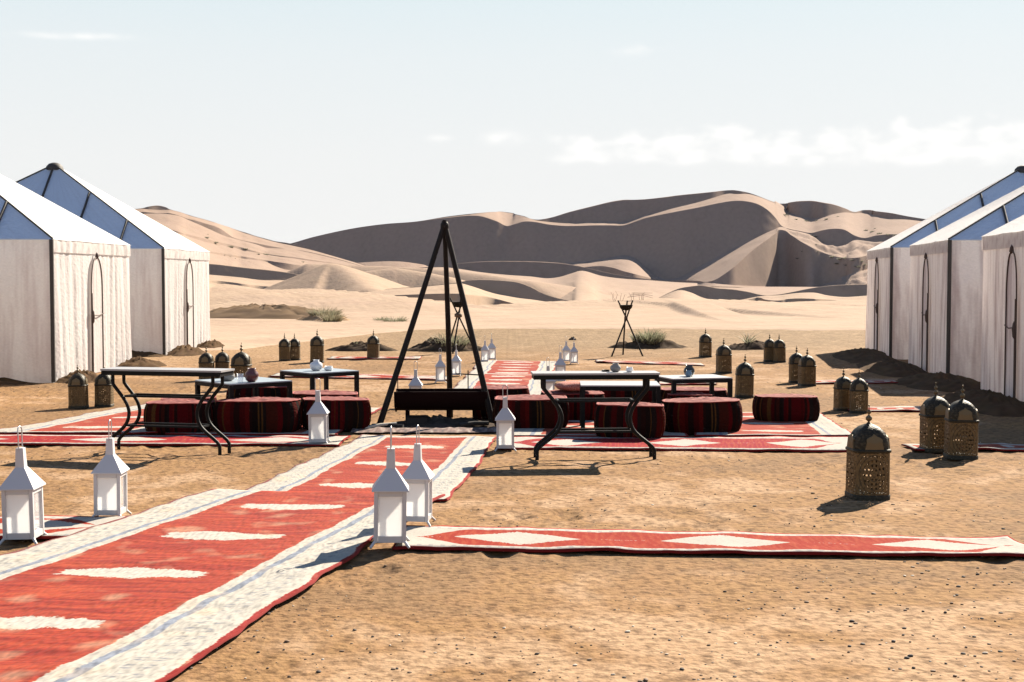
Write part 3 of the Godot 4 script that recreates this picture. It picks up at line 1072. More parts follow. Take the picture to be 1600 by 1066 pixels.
	for k in arch.size() - 1:
		var p: Vector2 = arch[k]
		var q: Vector2 = arch[k + 1]
		dm.quad(Vector3(hx + 0.036, p.y, p.x), Vector3(hx + 0.036, p.y, -p.x), Vector3(hx + 0.036, q.y, -q.x), Vector3(hx + 0.036, q.y, q.x), Vector2(0, 1.0 - p.y / 2.1), Vector2(0.2, 1.0 - p.y / 2.1), Vector2(0.2, 1.0 - q.y / 2.1), Vector2(0, 1.0 - q.y / 2.1))
	var door := put("door", dm, cloth, o)
	var tr := Shape.new()
	tr.tube(outline, 0.010, -1, 6)
	put("trim", tr, M.door_trim, door)
	var zp := Shape.new()
	var zs := near * (dw - 0.005)
	zp.tube([Vector3(hx + 0.056, 0.02, zs), Vector3(hx + 0.058, 0.8, zs), Vector3(hx + 0.056, 1.3, zs)], 0.013, 0.009, 6)
	put("fastening", zp, M.door_trim, door)
	var ti := Shape.new()
	ti.tube([Vector3(hx + 0.06, 0.95, zs), Vector3(hx + 0.072, 0.93, 0), Vector3(hx + 0.06, 0.96, -zs)], 0.008, -1, 6)
	put("tie", ti, M.door_trim, door)
	var kn := Shape.new()
	kn.lathe([Vector2(0.0, 0.80), Vector2(0.022, 0.84), Vector2(0.03, 0.93), Vector2(0.02, 1.0), Vector2(0.0, 1.04)], 8, 2.0, Vector3(hx + 0.065, 0, zs))
	put("knot", kn, M.door_trim, door)
	var top := Shape.new()
	top.lathe([Vector2(0.0, dh - 0.03), Vector2(0.03, dh), Vector2(0.022, dh + 0.05), Vector2(0.0, dh + 0.09)], 8, 2.0, Vector3(hx + 0.05, 0, 0))
	put("finial_patch", top, M.door_trim, door)

# ---------------------------------------------------------------- earth and plants
func heap(called: String, label: String, category: String, group: String, x: float, z: float, sx: float, sz: float, h: float, turn: float, c: Color, sd: int, y := -0.02, lump := 1.0) -> MeshInstance3D:
	var n := noise(2.2, 4, sd)
	var n2 := noise(8.0, 2, sd + 1)
	var st := SurfaceTool.new()
	st.begin(Mesh.PRIMITIVE_TRIANGLES)
	var na := 44
	var nr_ := 14
	var P := []
	var C := []
	for j in nr_ + 1:
		var r := float(j) / nr_
		for i in na:
			var a := TAU * i / na
			var rr := r * (1.0 + 0.22 * n.get_noise_2d(cos(a) * 0.8, sin(a) * 0.8))
			var px := cos(a) * rr * sx
			var pz := sin(a) * rr * sz
			var f := pow(maxf(0.0, 1.0 - r * r), 1.1)
			var y0 := h * f * (0.9 + 0.5 * lump * n.get_noise_2d(px, pz)) + 0.05 * lump * h * n2.get_noise_2d(px * 1.5, pz * 1.5) * sqrt(f) + 0.07 * lump * f * absf(n2.get_noise_2d(px, pz))
			P.append(Vector3(px, y0 - 0.02 * r * r, pz))
			var k := 1.0 + 0.45 * n2.get_noise_2d(px + 3.0, pz)
			C.append(Color(c.r * k, c.g * k, c.b * k))
	for j in nr_:
		for i in na:
			var a := j * na + i
			var b := j * na + (i + 1) % na
			var d := a + na
			var e := b + na
			for q in [a, d, e, a, e, b]:
				st.set_color(C[q])
				st.set_smooth_group(0)
				st.add_vertex(P[q])
	st.generate_normals()
	var o := put(called, st.commit(), M.heap, self, Transform3D(Basis(Vector3.UP, turn), Vector3(x, y, z)))
	tag(o, label, category, group)
	return o

func blades(n: int, h: float, spread: float, lean: float, wide: float, sd: int, droop := 0.3) -> Shape:
	var rng := RandomNumberGenerator.new()
	rng.seed = sd
	var s := Shape.new()
	s.smooth(false)
	for k in n:
		var a := rng.randf() * TAU
		var r := sqrt(rng.randf()) * spread
		var p := Vector3(cos(a) * r, 0, sin(a) * r)
		var dir := Vector3(cos(a + rng.randf_range(-0.8, 0.8)), 0, sin(a + rng.randf_range(-0.8, 0.8)))
		var L := h * rng.randf_range(0.5, 1.1) * (1.0 - 0.35 * r / maxf(spread, 0.01))
		var le := lean * rng.randf_range(0.2, 1.2)
		var side := dir.cross(Vector3.UP).rotated(Vector3.UP, rng.randf_range(-1.2, 1.2)) * wide
		var prev := p
		for i in 3:
			var t0 := i / 3.0
			var t1 := (i + 1) / 3.0
			var q := p + dir * L * le * t1 * (0.5 + 0.7 * t1) + Vector3(0, L * (t1 - droop * le * t1 * t1), 0)
			var w0 := 1.0 - t0 * 0.85
			var w1 := 1.0 - t1 * 0.85
			s.quad(prev - side * w0, prev + side * w0, q + side * w1, q - side * w1)
			prev = q
	return s

func bush(called: String, label: String, group: String, at: Vector3, parts: Array):
	var o := thing(called, label, "shrub", at, 0.0, group)
	for p in parts:
		put(p[0], p[1], p[2], o).set_meta("kind", "stuff")
	return o

# ---------------------------------------------------------------- the place
var sun_at := Vector3(0.45, 0.575, -0.683).normalized()

func _ready():
	# camera: eye height of someone standing, looking very slightly down
	var cam := Camera3D.new()
	cam.name = "camera"
	cam.position = Vector3(0, 1.58, 0)
	cam.rotation_degrees = Vector3(-2.716, 0, 0)
	cam.fov = 27.87
	cam.near = 0.1
	cam.far = 4000.0
	cam.current = true
	add_child(cam)
	# sky and sun
	var env := Environment.new()
	env.background_mode = Environment.BG_SKY
	var sky := Sky.new()
	var pano := PanoramaSkyMaterial.new()
	pano.panorama = ImageTexture.create_from_image(sky_picture())
	sky.sky_material = pano
	env.sky = sky
	env.tonemap_mode = Environment.TONE_MAPPER_LINEAR
	env.tonemap_exposure = 3.2
	env.fog_enabled = true
	env.fog_density = 0.00003
	env.fog_light_color = Color(0.88, 0.86, 0.90)
	env.sdfgi_enabled = true
	env.ssao_enabled = true
	env.ssil_enabled = true
	var we := WorldEnvironment.new()
	we.name = "world_environment"
	we.environment = env
	add_child(we)
	var sun := DirectionalLight3D.new()
	sun.name = "sun"
	sun.light_energy = 1.6
	sun.light_color = Color(1.0, 0.955, 0.88)
	sun.light_angular_distance = 0.5
	sun.shadow_enabled = true
	sun.look_at_from_position(sun_at * 50.0, Vector3.ZERO)
	add_child(sun)
	make_materials()

	# ---- ground and dunes
	var ang := PackedFloat32Array()
	for k in 461: ang.append(deg_to_rad(-23.0 + 0.1 * k))
	for k in range(1, 79): ang.append(deg_to_rad(23.0 + 314.0 * k / 79.0))
	var rad := PackedFloat32Array([0.3, 1.5, 2.6, 3.6])
	var r := 4.4
	while r < 48.0:
		rad.append(r)
		r *= 1.0062
	for q in [52.0, 60.0, 80.0, 140.0, 300.0, 700.0, 1500.0, 2600.0]: rad.append(q)
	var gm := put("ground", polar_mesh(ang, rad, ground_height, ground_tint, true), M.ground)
	structure(gm)
	# foreground light swell left
	ridge(0.1, 0.3, 3, 0, [Vector3(-22.7, 1.67, -66), Vector3(-15.9, 1.43, -66), Vector3(-14.2, 1.21, -66), Vector3(-12.7, 1.01, -65), Vector3(-10.6, 0.63, -62)])
	# foreground light swell middle
	ridge(0.1, 0.3, 3, 0, [Vector3(-10.8, 0.6, -64), Vector3(-10.6, 0.84, -66), Vector3(-10.1, 0.97, -67), Vector3(-8.8, 0.88, -66), Vector3(-7.2, 0.73, -65), Vector3(-5.3, 0.59, -63), Vector3(-2.7, 0.21, -59), Vector3(-1, -0.03, -56)])
	# foreground light swell right
	ridge(0.035, 0.12, 8, 0, [Vector3(-1, -0.06, -56), Vector3(0.8, 0.05, -60), Vector3(3, 0.21, -64), Vector3(5, 0.4, -67), Vector3(7.3, 0.47, -68), Vector3(8.8, 0.44, -68), Vector3(10, 0.1, -65), Vector3(10.9, -0.2, -60), Vector3(11.7, -0.37, -56)])
	# far right apron
	ridge(0.04, 0.1, 8, 0, [Vector3(14.1, -0.39, -80), Vector3(18, -0.1, -84), Vector3(21.2, 0.02, -86), Vector3(25.4, 0.07, -88), Vector3(29.5, 0.15, -88)])
	# pyramid dune
	ridge(0.6, 0.35, 1.2, 0, [Vector3(-24.8, 0.59, -142), Vector3(-22.8, 1.38, -142), Vector3(-20.8, 2.24, -142), Vector3(-19.4, 2.77, -142), Vector3(-18.7, 2.86, -142), Vector3(-17.3, 2.55, -139), Vector3(-15.6, 1.77, -134), Vector3(-13.9, 0.93, -128), Vector3(-12.5, 0.39, -122)])
	# pyramid right slope
	ridge(0.3, 0.35, 5, 0, [Vector3(-18.8, 2.77, -143), Vector3(-16.9, 2.24, -143), Vector3(-14.6, 1.38, -143), Vector3(-12, 0.52, -143), Vector3(-9.3, -0.01, -143)])
	# mid lit strip one
	ridge(0.7, 0.3, 1.5, 0, [Vector3(-80.1, 11.82, -460), Vector3(-74.7, 10.96, -460), Vector3(-63.8, 9.01, -458), Vector3(-50.8, 7.71, -456), Vector3(-38, 6.42, -454), Vector3(-29.4, 5.56, -452)])
	# mid lit strip two
	ridge(0.55, 0.12, 2, 0, [Vector3(-35.7, 3.7, -240), Vector3(-29, 3.47, -240), Vector3(-22.3, 3.25, -240), Vector3(-15.5, 2.91, -238), Vector3(-8.7, 2.34, -234), Vector3(-2.1, 1.47, -228), Vector3(3.1, 0.65, -222)])
	# mid small roll
	ridge(0.55, 0.15, 1.5, 0, [Vector3(-20.3, 2.2, -190), Vector3(-17.7, 2.55, -191), Vector3(-16, 2.64, -191), Vector3(-12.4, 2.11, -190), Vector3(-8.7, 1.41, -188)])
	ang = PackedFloat32Array()
	for k in range(-14, 0): ang.append(deg_to_rad(-22.5 + 1.6 * k))
	for k in 451: ang.append(deg_to_rad(-22.5 + 0.1 * k))
	for k in range(1, 15): ang.append(deg_to_rad(22.5 + 1.6 * k))
	rad = PackedFloat32Array()
	r = 26.0
	while r < 780.0:
		rad.append(r)
		r *= 1.0055 if r < 292.0 else 1.03
	for q in [820.0, 880.0, 960.0]: rad.append(q)
	var dm := put("sand_dunes", polar_mesh(ang, rad, dune_height, dune_tint, false), M.dune)
	structure(dm)
	var big := [
		[Vector3(-160.76, 7.68, -692.32), Vector3(-134.43, 12.13, -689.4), Vector3(-119.71, 15.93, -687.8), Vector3(-109.75, 17.79, -685.47), Vector3(-98.24, 20.89, -683.01), Vector3(-78.64, 24.83, -678.18), Vector3(-62.48, 26.86, -673.66), Vector3(-46.48, 27.89, -668.28), Vector3(-30.9, 30.28, -666.43), Vector3(-17.03, 31.88, -667.78), Vector3(-8.01, 33.57, -690.77), Vector3(-2.62, 34.18, -707.47), Vector3(1.6, 32.47, -691.18), Vector3(6.23, 30.5, -671.47), Vector3(11.62, 28.45, -659.31), Vector3(18.42, 29.48, -662.01), Vector3(27.78, 32.41, -665.76), Vector3(40.15, 35.52, -666.43), Vector3(47.91, 37.4, -667.03), Vector3(54.07, 38.31, -666.82), Vector3(58.5, 38.18, -664.45), Vector3(64.34, 38.31, -661.25), Vector3(71.66, 38.96, -658.11), Vector3(79.45, 40.04, -659.54), Vector3(88.68, 40.98, -660.07), Vector3(96.61, 41.87, -662.06), Vector3(105.02, 42.92, -666.79), Vector3(108.46, 42.17, -659.52), Vector3(113.08, 41.27, -659.71), Vector3(117.08, 39.55, -656.38), Vector3(122.5, 37.98, -660.91), Vector3(129.26, 37.62, -676.98), Vector3(136.99, 38.22, -700.44), Vector3(137.78, 37.96, -683.47), Vector3(140.87, 38.17, -675.54), Vector3(145.88, 38.16, -672.66), Vector3(148.57, 36.77, -661.02), Vector3(153.84, 35.86, -661.25), Vector3(160.45, 34.25, -665.68), Vector3(168.68, 33.01, -678.86), Vector3(175.57, 34.3, -686.16), Vector3(175.8, 32.7, -665.33), Vector3(178.34, 30.92, -646.55), Vector3(184.65, 29.25, -642.35), Vector3(195.05, 27.26, -637.31), Vector3(214.61, 23.89, -625.28), Vector3(250.48, 15.76, -599.7)],
		[Vector3(-160.68, 7.36, -691.98), Vector3(-134.36, 11.81, -689.06), Vector3(-119.6, 15.28, -687.11), Vector3(-109.65, 17.21, -684.86), Vector3(-98.02, 19.38, -681.42), Vector3(-78.41, 22.87, -676.11), Vector3(-62.36, 25.52, -672.25), Vector3(-46.48, 27.86, -668.25), Vector3(-30.88, 29.91, -666.03), Vector3(-17.02, 31.56, -667.44), Vector3(-8, 33.4, -690.59), Vector3(-2.62, 34, -707.29), Vector3(1.6, 32.3, -691.01), Vector3(6.22, 30.34, -671.3), Vector3(11.61, 28.13, -658.97), Vector3(18.35, 27.25, -659.66), Vector3(27.55, 26.96, -660.02), Vector3(39.65, 27.17, -657.64), Vector3(47.17, 27.11, -656.21), Vector3(53.16, 27.09, -655.01), Vector3(57.64, 28.46, -654.22), Vector3(63.58, 30.46, -652.99), Vector3(70.9, 32.02, -650.79), Vector3(78.75, 34.25, -653.45), Vector3(88.07, 36.46, -655.31), Vector3(96.16, 38.78, -658.81), Vector3(104.76, 41.28, -665.06), Vector3(108.19, 40.55, -657.81), Vector3(112.97, 40.62, -659.03), Vector3(117.02, 39.23, -656.04), Vector3(122.44, 37.66, -660.57), Vector3(129.16, 37.12, -676.46), Vector3(136.85, 37.54, -699.72), Vector3(136.7, 32.66, -677.88), Vector3(139.22, 30.32, -667.28), Vector3(143.93, 29.23, -663.25), Vector3(146.83, 29.1, -652.95), Vector3(152.64, 30.74, -655.85), Vector3(159.9, 31.99, -663.3), Vector3(168.52, 32.36, -678.17), Vector3(175.14, 32.64, -684.41), Vector3(175.2, 30.44, -662.95), Vector3(177.56, 28.11, -643.59), Vector3(184.2, 27.7, -640.72), Vector3(194.67, 26.03, -636.02), Vector3(214.19, 22.69, -624.02), Vector3(250, 14.62, -598.51)],
		[Vector3(-160.22, 7.02, -690), Vector3(-133.96, 11.46, -687.01), Vector3(-119.23, 14.92, -685), Vector3(-109.39, 16.93, -683.22), Vector3(-97.91, 19.25, -680.69), Vector3(-78.4, 22.85, -676), Vector3(-62.35, 25.5, -672.14), Vector3(-46.47, 27.84, -668.13), Vector3(-30.79, 29.57, -664), Vector3(-16.83, 30.32, -660.13), Vector3(-7.62, 27.77, -657.49), Vector3(-2.43, 25.28, -656), Vector3(1.52, 26.15, -654.84), Vector3(6.06, 27.31, -653.48), Vector3(11.49, 26.95, -652), Vector3(18.1, 25.69, -650.48), Vector3(27.07, 25.02, -648.62), Vector3(38.96, 25.23, -646.24), Vector3(46.36, 25.18, -644.84), Vector3(52.24, 25.16, -643.66), Vector3(56.63, 26.5, -642.69), Vector3(62.44, 28.46, -641.21), Vector3(69.6, 29.98, -638.81), Vector3(76.69, 31.34, -636.3), Vector3(85.22, 32.84, -634), Vector3(92.42, 34.4, -633.07), Vector3(99.58, 35.66, -632), Vector3(103.68, 35.86, -630.24), Vector3(107.62, 35.28, -627.64), Vector3(111.57, 34, -625.28), Vector3(115.54, 31.3, -623.16), Vector3(118.72, 27.77, -621.46), Vector3(121.35, 23.98, -620), Vector3(124.71, 22.48, -618.04), Vector3(128.52, 21.55, -615.69), Vector3(132.98, 20.6, -612.48), Vector3(136.99, 21.61, -608.9), Vector3(141.03, 22.21, -605.66), Vector3(145.38, 21.69, -602.71), Vector3(149.26, 19.1, -600.21), Vector3(153.13, 17.93, -597.87), Vector3(157.47, 18.96, -595.45), Vector3(163.56, 19.43, -592.52), Vector3(169.72, 19.08, -590.04), Vector3(179.61, 17.62, -586.52), Vector3(199.39, 15.31, -580.61), Vector3(238.17, 9.77, -570)],
		[Vector3(-159.92, 5.73, -688.64), Vector3(-133.46, 8.88, -684.3), Vector3(-118.61, 11.37, -681.27), Vector3(-108.43, 10.94, -676.91), Vector3(-96.57, 9.98, -670.93), Vector3(-76.67, 8.01, -660.38), Vector3(-60.59, 6.72, -652.37), Vector3(-44.95, 6.07, -645.21), Vector3(-29.69, 6.03, -639.22), Vector3(-16.22, 6.59, -635.15), Vector3(-7.38, 7, -635.62), Vector3(-2.37, 7.17, -636.93), Vector3(1.47, 7.18, -634.86), Vector3(5.87, 7.15, -632.27), Vector3(11.14, 7.14, -631.15), Vector3(17.58, 7.2, -631.02), Vector3(26.33, 7.43, -630.1), Vector3(37.95, 8.58, -628.71), Vector3(45.26, 10.04, -628.9), Vector3(51.08, 10.91, -628.65), Vector3(55.16, 9.99, -625.32), Vector3(60.19, 5.54, -617.08), Vector3(66.33, 0.17, -607.44), Vector3(72.98, 0.74, -604.1), Vector3(81.48, 5.23, -604.93), Vector3(88.67, 8.89, -606.21), Vector3(95.93, 12.71, -607.84), Vector3(100.19, 14.83, -608.1), Vector3(104.42, 16.8, -608.19), Vector3(108.84, 18.8, -609.28), Vector3(113.6, 20.87, -612.18), Vector3(117.69, 22.41, -615.82), Vector3(121.26, 23.54, -619.53), Vector3(124.65, 22.19, -617.73), Vector3(128.46, 21.26, -615.38), Vector3(132.78, 19.72, -611.56), Vector3(135.74, 16.12, -603.12), Vector3(139.25, 14.6, -597.66), Vector3(143.71, 14.83, -595.49), Vector3(148.76, 17.1, -598.11), Vector3(152.84, 16.79, -596.68), Vector3(156.72, 16.14, -592.47), Vector3(162.93, 17.17, -590.14), Vector3(169.48, 18.24, -589.15), Vector3(179.35, 16.78, -585.64), Vector3(199.1, 14.48, -579.74), Vector3(237.95, 9.24, -569.44)],
		[Vector3(-158.03, 4.42, -680.44), Vector3(-131.04, 6.88, -671.78), Vector3(-115.69, 8.67, -664.35), Vector3(-105.76, 8.26, -660.16), Vector3(-94.22, 7.35, -654.47), Vector3(-74.83, 5.47, -644.47), Vector3(-59.5, 4.83, -640.54), Vector3(-44.22, 4.39, -634.68), Vector3(-29.16, 4.2, -627.81), Vector3(-15.84, 4.2, -620.2), Vector3(-7.18, 4.24, -618.37), Vector3(-2.3, 4.29, -618.89), Vector3(1.43, 4.32, -616.99), Vector3(5.71, 4.36, -614.8), Vector3(10.84, 4.43, -614.19), Vector3(17.12, 4.54, -614.36), Vector3(25.63, 4.71, -613.12), Vector3(36.92, 5.84, -611.57), Vector3(43.09, 5.19, -598.6), Vector3(47.32, 3.47, -582.16), Vector3(51.05, 2.47, -578.31), Vector3(57.5, 1.09, -589.31), Vector3(65.95, -0.38, -603.98), Vector3(72.15, -0.36, -597.22), Vector3(76.67, -0.53, -568.93), Vector3(80.3, -0.33, -548.59), Vector3(87.03, 3.63, -551.05), Vector3(92.21, 7.03, -559.35), Vector3(98.07, 10.85, -570.96), Vector3(103.76, 14.23, -580.71), Vector3(109.67, 17.46, -590.9), Vector3(115.17, 20.29, -602.56), Vector3(119.28, 21.91, -609.35), Vector3(121.56, 19.72, -602.33), Vector3(122.31, 16.51, -585.74), Vector3(124.44, 13.53, -572.9), Vector3(129.18, 11.42, -573.78), Vector3(132.2, 9.73, -567.24), Vector3(134.71, 8.83, -557.96), Vector3(135.72, 8.66, -545.34), Vector3(141.24, 9.5, -551.13), Vector3(147.69, 10.64, -558.12), Vector3(149.54, 9.36, -541.34), Vector3(154.38, 9.79, -536.36), Vector3(164.14, 8.78, -535.66), Vector3(183.76, 7.29, -534.77), Vector3(228.61, 5.64, -546.94)],
		[Vector3(-157.43, 1.27, -677.7), Vector3(-130.33, 2.51, -667.99), Vector3(-115.15, 4.95, -661.12), Vector3(-105.28, 4.57, -656.95), Vector3(-93.79, 3.7, -651.3), Vector3(-74.49, 1.88, -641.35), Vector3(-59.23, 1.27, -637.44), Vector3(-44.02, 0.86, -631.61), Vector3(-29.03, 0.71, -624.77), Vector3(-15.77, 0.72, -617.18), Vector3(-7.15, 0.72, -615.32), Vector3(-2.29, 0.72, -615.8), Vector3(1.43, 0.73, -613.87), Vector3(5.68, 0.73, -611.65), Vector3(10.79, 0.73, -610.97), Vector3(17.03, 0.73, -611.05), Vector3(25.49, 0.73, -609.66), Vector3(36.66, 0.46, -606.89), Vector3(42.8, 0.2, -594.26), Vector3(47.09, -0.02, -579.13), Vector3(50.85, -0.24, -575.95), Vector3(57.36, -0.59, -587.85), Vector3(65.9, -0.94, -603.5), Vector3(72.08, -1.05, -596.63), Vector3(76.61, -1.06, -568.47), Vector3(80.2, -1.11, -547.91), Vector3(86.3, -1.97, -546.18), Vector3(90.94, -2.32, -551.22), Vector3(96.18, -2.57, -559.29), Vector3(101.26, -2.77, -565.92), Vector3(106.55, -2.94, -573.15), Vector3(111.48, -3.13, -582.2), Vector3(115.22, -3.27, -587.45), Vector3(117.73, -3.29, -582.32), Vector3(118.94, -3.11, -568.68), Vector3(121.52, -2.83, -558.67), Vector3(126.68, -2.1, -562.02), Vector3(130.19, -0.75, -558.12), Vector3(133.22, 1.32, -551.43), Vector3(134.53, 2.83, -540.27), Vector3(140.05, 3.86, -546.22), Vector3(146.44, 4.92, -553.14), Vector3(148.4, 4.32, -536.96), Vector3(153.08, 4.29, -531.58), Vector3(162.76, 3.3, -530.89), Vector3(182.36, 2.32, -530.45), Vector3(227.31, 1.83, -543.63)],
		[Vector3(-153.04, -1.78, -658.65), Vector3(-125.24, -1.7, -641.7), Vector3(-108.09, -1.59, -620.24), Vector3(-99.17, -1.58, -618.54), Vector3(-89.08, -1.58, -618.34), Vector3(-72, -1.58, -619.71), Vector3(-57.59, -1.58, -619.62), Vector3(-42.97, -1.57, -616.47), Vector3(-28.38, -1.54, -610.72), Vector3(-15.41, -1.55, -603.01), Vector3(-6.98, -1.61, -600.74), Vector3(-2.23, -1.67, -600.87), Vector3(1.39, -1.7, -598.7), Vector3(5.54, -1.75, -596.17), Vector3(10.51, -1.82, -595.05), Vector3(16.58, -1.92, -594.52), Vector3(24.77, -2.05, -592.29), Vector3(35.65, -2.23, -590.1), Vector3(41.7, -2.27, -578.82), Vector3(45.96, -2.26, -565.12), Vector3(49.72, -2.3, -563.07), Vector3(56.23, -2.47, -576.13), Vector3(64.72, -2.69, -592.58), Vector3(70.81, -2.75, -585.96), Vector3(75.25, -2.68, -558.31), Vector3(78.81, -2.64, -538.32), Vector3(85.51, -2.77, -541.16), Vector3(90.36, -2.89, -547.64), Vector3(95.7, -3.02, -556.48), Vector3(100.85, -3.14, -563.59), Vector3(106.19, -3.26, -571.16), Vector3(111.18, -3.38, -580.62), Vector3(114.99, -3.46, -586.24), Vector3(117.52, -3.46, -581.25), Vector3(118.6, -3.37, -567.07), Vector3(120.88, -3.3, -555.73), Vector3(125, -3.31, -554.51), Vector3(126.64, -3.21, -542.77), Vector3(126.69, -3.04, -524.17), Vector3(125.74, -2.86, -504.71), Vector3(129.4, -2.84, -504.34), Vector3(133.73, -2.82, -504.79), Vector3(136.39, -2.68, -493.21), Vector3(140.78, -2.59, -488.55), Vector3(151.64, -2.55, -494.33), Vector3(172.36, -2.37, -501.14), Vector3(217.27, -2.04, -519.45)],
	]
	var left := [
		[Vector3(-168.39, 9.67, -342.32), Vector3(-145.91, 12.75, -349.5), Vector3(-123.36, 14.55, -350), Vector3(-109.6, 15.75, -347.6), Vector3(-101.54, 17.94, -353.3), Vector3(-97.34, 18.57, -352.93), Vector3(-94.89, 18.96, -354.19), Vector3(-93.39, 19.4, -354.76), Vector3(-91.42, 19.71, -356.05), Vector3(-89.43, 19.3, -355.98), Vector3(-88.18, 18.7, -355.57), Vector3(-85.96, 18.09, -356.6), Vector3(-84.26, 17.48, -357.75), Vector3(-81.92, 16.79, -356.93), Vector3(-79.7, 16.18, -358.1), Vector3(-77.4, 15.46, -358.92), Vector3(-76.21, 14.96, -361.13), Vector3(-75.69, 14.66, -366.7), Vector3(-75.15, 14.29, -370.76), Vector3(-73.29, 13.64, -371.73), Vector3(-71.32, 13.08, -370.47), Vector3(-68.47, 12.18, -368.93), Vector3(-65.76, 11.48, -368.12), Vector3(-63.1, 10.78, -367.5), Vector3(-60.47, 10.43, -367.05), Vector3(-57.82, 9.9, -366.42), Vector3(-54.28, 8.87, -365.48), Vector3(-47.58, 6.84, -366.01), Vector3(-39.37, 4.49, -368.57)],
		[Vector3(-168.31, 9.51, -342.13), Vector3(-145.79, 12.46, -349.17), Vector3(-123.36, 14.54, -349.98), Vector3(-109.6, 15.74, -347.58), Vector3(-101.51, 17.84, -353.18), Vector3(-97.29, 18.4, -352.74), Vector3(-94.84, 18.79, -354), Vector3(-93.17, 18.62, -353.89), Vector3(-91.09, 18.5, -354.7), Vector3(-89.22, 18.52, -355.11), Vector3(-88.13, 18.53, -355.38), Vector3(-85.93, 17.99, -356.48), Vector3(-84.23, 17.38, -357.64), Vector3(-81.9, 16.71, -356.85), Vector3(-79.68, 16.07, -357.98), Vector3(-77.38, 15.38, -358.83), Vector3(-76.19, 14.92, -361.08), Vector3(-75.66, 14.53, -366.56), Vector3(-75.13, 14.19, -370.65), Vector3(-73.26, 13.51, -371.58), Vector3(-71.29, 12.9, -370.27), Vector3(-68.45, 12.07, -368.81), Vector3(-65.73, 11.3, -367.93), Vector3(-63.07, 10.6, -367.31), Vector3(-60.39, 10, -366.58), Vector3(-57.74, 9.46, -365.93), Vector3(-54.26, 8.69, -365.29), Vector3(-47.58, 6.83, -365.99), Vector3(-39.35, 4.31, -368.38)],
		[Vector3(-165.31, 8.59, -336), Vector3(-141.59, 10.95, -339.06), Vector3(-120.44, 13.29, -341.65), Vector3(-108.28, 15.11, -343.38), Vector3(-99.14, 16.59, -344.9), Vector3(-95.33, 17.33, -345.61), Vector3(-92.74, 17.61, -346.11), Vector3(-91.22, 17.5, -346.42), Vector3(-89.09, 17.32, -346.87), Vector3(-87.26, 17.34, -347.27), Vector3(-86.19, 17.35, -347.53), Vector3(-83.93, 16.73, -348.13), Vector3(-82.12, 16.03, -348.65), Vector3(-80.17, 15.57, -349.26), Vector3(-77.92, 14.88, -350.02), Vector3(-75.66, 14.18, -350.83), Vector3(-74.16, 13.47, -351.39), Vector3(-72.66, 12.34, -351.98), Vector3(-71.46, 11.46, -352.45), Vector3(-69.65, 10.75, -353.19), Vector3(-68.14, 10.44, -353.82), Vector3(-65.86, 9.97, -354.78), Vector3(-63.57, 9.48, -355.77), Vector3(-61.27, 9.02, -356.77), Vector3(-58.95, 8.68, -357.79), Vector3(-56.63, 8.39, -358.81), Vector3(-53.5, 7.93, -360.17), Vector3(-47.17, 6.36, -362.86), Vector3(-39.1, 3.96, -366)],
		[Vector3(-165.26, 8.51, -335.91), Vector3(-141.55, 10.87, -338.97), Vector3(-120.41, 13.21, -341.56), Vector3(-108.27, 15.1, -343.36), Vector3(-99.12, 16.51, -344.81), Vector3(-95.19, 16.85, -345.07), Vector3(-92.58, 17.06, -345.51), Vector3(-91.12, 17.16, -346.04), Vector3(-89.06, 17.24, -346.78), Vector3(-87.21, 17.16, -347.07), Vector3(-86.11, 17.03, -347.18), Vector3(-83.91, 16.65, -348.03), Vector3(-82.06, 15.78, -348.37), Vector3(-80, 14.9, -348.51), Vector3(-77.68, 13.86, -348.9), Vector3(-75.33, 12.75, -349.24), Vector3(-73.84, 12.04, -349.8), Vector3(-72.48, 11.5, -351.04), Vector3(-71.41, 11.21, -352.17), Vector3(-69.63, 10.65, -353.08), Vector3(-68.11, 10.3, -353.67), Vector3(-65.79, 9.63, -354.41), Vector3(-63.44, 8.82, -355.04), Vector3(-61.21, 8.69, -356.4), Vector3(-58.95, 8.67, -357.77), Vector3(-56.62, 8.38, -358.79), Vector3(-53.48, 7.76, -359.98), Vector3(-47.15, 6.17, -362.64), Vector3(-39.09, 3.87, -365.91)],
		[Vector3(-160.97, 7.19, -327.13), Vector3(-135.99, 8.86, -325.58), Vector3(-113.86, 10.41, -322.88), Vector3(-101.08, 11.66, -320.44), Vector3(-91.07, 12.29, -316.68), Vector3(-87.05, 12.4, -315.42), Vector3(-84.43, 12.47, -314.91), Vector3(-83, 12.51, -315.03), Vector3(-81.07, 12.54, -315.48), Vector3(-79.22, 12.36, -315.1), Vector3(-78.03, 12.12, -314.44), Vector3(-75.66, 11.5, -313.67), Vector3(-74.82, 11.14, -317.46), Vector3(-73.72, 10.77, -321.01), Vector3(-72.45, 10.32, -325.3), Vector3(-71.27, 9.9, -330.27), Vector3(-70.47, 9.62, -333.73), Vector3(-69.53, 9.35, -336.7), Vector3(-68.58, 9.1, -338.13), Vector3(-67.05, 8.67, -339.91), Vector3(-65.42, 8.19, -339.61), Vector3(-63.27, 7.58, -340.77), Vector3(-61.37, 7.07, -343.38), Vector3(-58.91, 6.67, -342.96), Vector3(-56.49, 6.42, -342.76), Vector3(-54.35, 6.21, -344.31), Vector3(-51.51, 5.76, -346.68), Vector3(-46.02, 4.86, -353.92), Vector3(-38.9, 3.61, -364.14)],
